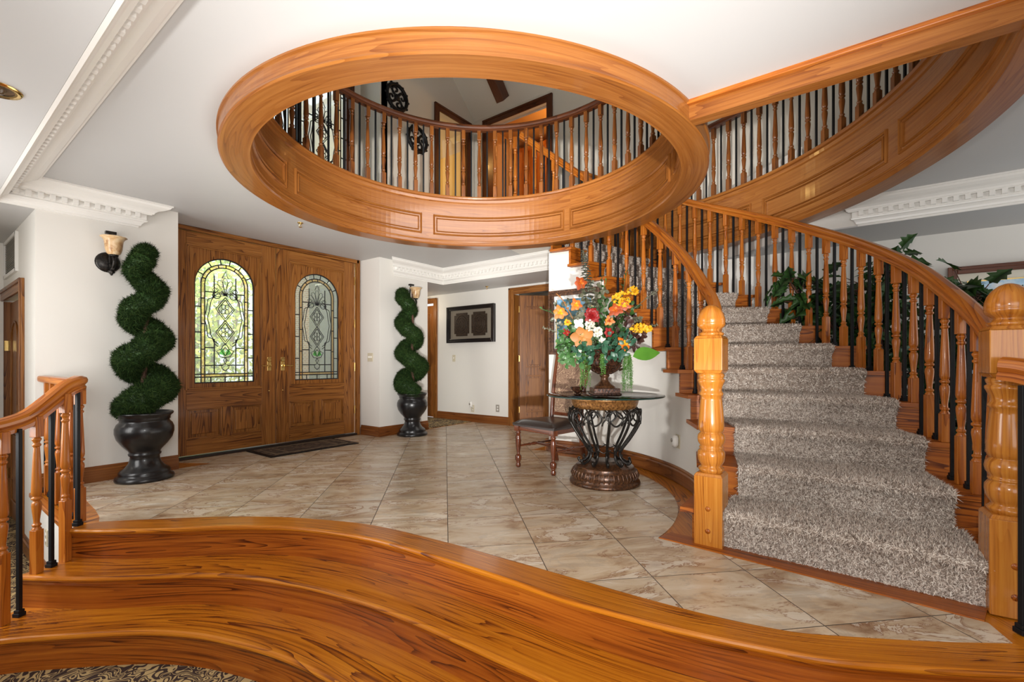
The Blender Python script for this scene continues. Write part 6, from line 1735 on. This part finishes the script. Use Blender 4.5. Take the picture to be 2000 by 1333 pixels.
mb.add([p for p in ring_] + [p - UP * .022 for p in ring_], [(k, (k + 1) % m_, m_ + (k + 1) % m_, m_ + k) for k in range(m_)], [[(0, 0)] * 4] * m_)
tube(mb, [p - UP * .001 for p in ring_], .005, 6, closed=True)
mb.build('seat_cushion', M_LEATHER, ch)
bk = [(.445, .47), (.475, .78), (.535, 1.07)]
mb = MB()
for sy in (-1, 1):
    pass
q = []
for (x, z), w_ in zip([(.444, .50), (.462, .70), (.500, .92), (.532, 1.08)], (.150, .160, .168, .172)): q.append((x, z, w_))
for (a, b2) in zip(q, q[1:]):
    for dx_ in (-.018, .018):
        f = [chp(a[0] + dx_, -a[2], a[1]), chp(a[0] + dx_, a[2], a[1]), chp(b2[0] + dx_, b2[2], b2[1]), chp(b2[0] + dx_, -b2[2], b2[1])]
        mb.add(f, [(0, 1, 2, 3)], [[(0, 0)] * 4], True)
mb.build('backrest', M_TAPES, ch)
mb = MB()
for x, z, w_, h_ in ((.444, .49, .40, .05), (.540, 1.105, .42, .07)):
    mb = MB(); box(mb, None, (.032, w_, h_), M=CH @ Matrix.Translation((x, 0, z)) @ Matrix.Rotation(R(12), 4, 'Y'), grain='y'); mb.build('back_rail', W_CHAIR, ch, .006)
for sy in (-1, 1):
    mb = MB(); lathe(mb, [(.010, 0), (.011, .10), (.016, .13), (.010, .145), (.015, .165), (.018, .19), (.015, .215), (.010, .235), (.016, .25), (.011, .28), (.010, .42)], seg=10, M=CH @ Matrix.Translation((.02, sy * .222, .20)) @ Matrix.Rotation(R(90), 4, 'Y')); mb.build('stretcher', W_CHAIR, ch)
mb = MB(); lathe(mb, [(.010, -.21), (.016, -.05), (.018, 0), (.016, .05), (.010, .21)], seg=10, M=CH @ Matrix.Translation((.24, 0, .20)) @ Matrix.Rotation(R(90), 4, 'X')); mb.build('stretcher', W_CHAIR, ch)

# ------------------------------------------------------------------ leafy plants behind the stair
LOBE = [(.05, .75), (.10, .35), (.02, .95)]
def lobed(mb, p, d, up, L_, c):
    """jagged, lobed leaf"""
    d = Vector(d).normalized(); s = d.cross(Vector(up)); s = s.normalized() if s.length > 1e-4 else d.orthogonal().normalized(); u = s.cross(d)
    out = [(0, 0), (.12, .10), (.10, .30), (.32, .24), (.38, .44), (.58, .22), (.68, .30), (.82, .12), (1.0, 0)]
    vs = [Vector(p) + d * (a * L_) + s * (b2 * L_) + u * (b2 * L_ * .25) - u * (a * a * L_ * .25) for a, b2 in out]
    vs += [Vector(p) + d * (a * L_) - s * (b2 * L_) + u * (b2 * L_ * .25) - u * (a * a * L_ * .25) for a, b2 in out[1:-1]]
    mid = [Vector(p) + d * (a * L_) - u * (a * a * L_ * .25) for a, b2 in out]
    o = len(out); V_ = vs + mid[1:-1]; base = len(vs)
    M_ = lambda i: 0 if i == 0 else (o - 1 if i == o - 1 else base + i - 1)
    Lf = lambda i: 0 if i == 0 else (o - 1 if i == o - 1 else o + i - 1)
    fs = []
    for i in range(o - 1):
        for g, fl_ in ((lambda k: k, 0), (Lf, 1)):
            f = [M_(i), g(i), g(i + 1), M_(i + 1)]; ff = []
            for k in f:
                if k not in ff: ff.append(k)
            if len(ff) >= 3: fs.append(ff)
    mb.add(V_, fs, [[(c, .5)] * len(f) for f in fs], True)
def ficus(label, x, y, h, n, spread, seed, z0=ZF, tips=(), nst=5, low=.25):
    r_ = random.Random(seed); root = thing('artificial_ficus', label, 'potted plant', (x, y, z0))
    mb = MB(); lathe(mb, [(0, 0), (.13, 0), (.15, .03), (.18, .26), (.19, .30), (.17, .30), (.16, .26), (0, .25)], (x, y, z0), 24); mb.build('planter', M_POT, root)
    st, lf = MB(), MB()
    ends = [Vector((x + spread * cos(2 * PI * i / nst + .4) * r_.uniform(.6, 1), y + spread * sin(2 * PI * i / nst + .4) * r_.uniform(.6, 1), z0 + h * r_.uniform(.7, 1))) for i in range(nst)] + [Vector(t) for t in tips]
    for e in ends:
        P_ = catmull([Vector((x, y, z0 + .2)), Vector((x + (e.x - x) * .15, y + (e.y - y) * .15, z0 + .2 + (e.z - z0) * .4)), Vector((x + (e.x - x) * .6, y + (e.y - y) * .6, z0 + (e.z - z0) * .8)), e], 8)
        tube(st, P_, [.014 * (1 - .6 * i / len(P_)) for i in range(len(P_))], 6)
        for k in range(n):
            f = low + (1 - low) * r_.random() ** .7; p = P_[min(len(P_) - 1, int(f * len(P_)))]
            d = Vector((r_.gauss(0, 1), r_.gauss(0, 1), r_.gauss(-.1, .7))).normalized(); q = p + d * r_.uniform(.03, .16)
            tube(st, [p, q], .003, 4, caps=False); lobed(lf, q, d - UP * .3, Vector((r_.gauss(0, .5), r_.gauss(0, .5), 1)), r_.uniform(.12, .20), r_.random())
    for e in tips:
        for k in range(9):
            d = Vector((r_.gauss(0, 1), r_.gauss(0, 1), r_.gauss(-.2, .5))).normalized(); q = Vector(e) + d * r_.uniform(.02, .10)
            tube(st, [Vector(e), q], .003, 4, caps=False); lobed(lf, q, d - UP * .25, Vector((r_.gauss(0, .5), r_.gauss(0, .5), 1)), r_.uniform(.12, .19), r_.random())
    st.build('branches', M_BARK, root); lf.build('foliage', L_DARK, root); return root
ficus('large leafy green plant behind the middle of the outer stair railing', 4.98, -.10, 2.30, 60, .42, 5, tips=[tuple(PX(1752, 505, 3.7)), tuple(PX(1740, 520, 3.75)), tuple(PX(1540, 545, 4.1)), tuple(PX(1600, 580, 4.0)), tuple(PX(1700, 580, 3.9)), tuple(PX(1670, 640, 3.8))])
ficus('dense leafy green plant just behind the right newel post', 4.35, -.85, 1.9, 60, .30, 9, tips=[tuple(PX(1880, 560, 3.0)), tuple(PX(1900, 575, 3.0)), tuple(PX(1850, 600, 3.1)), tuple(PX(1800, 680, 3.2))], nst=4)
ficus('low spreading green plant on the floor between the two taller plants', 4.62, -.50, 1.35, 40, .34, 12, nst=6, low=.15)
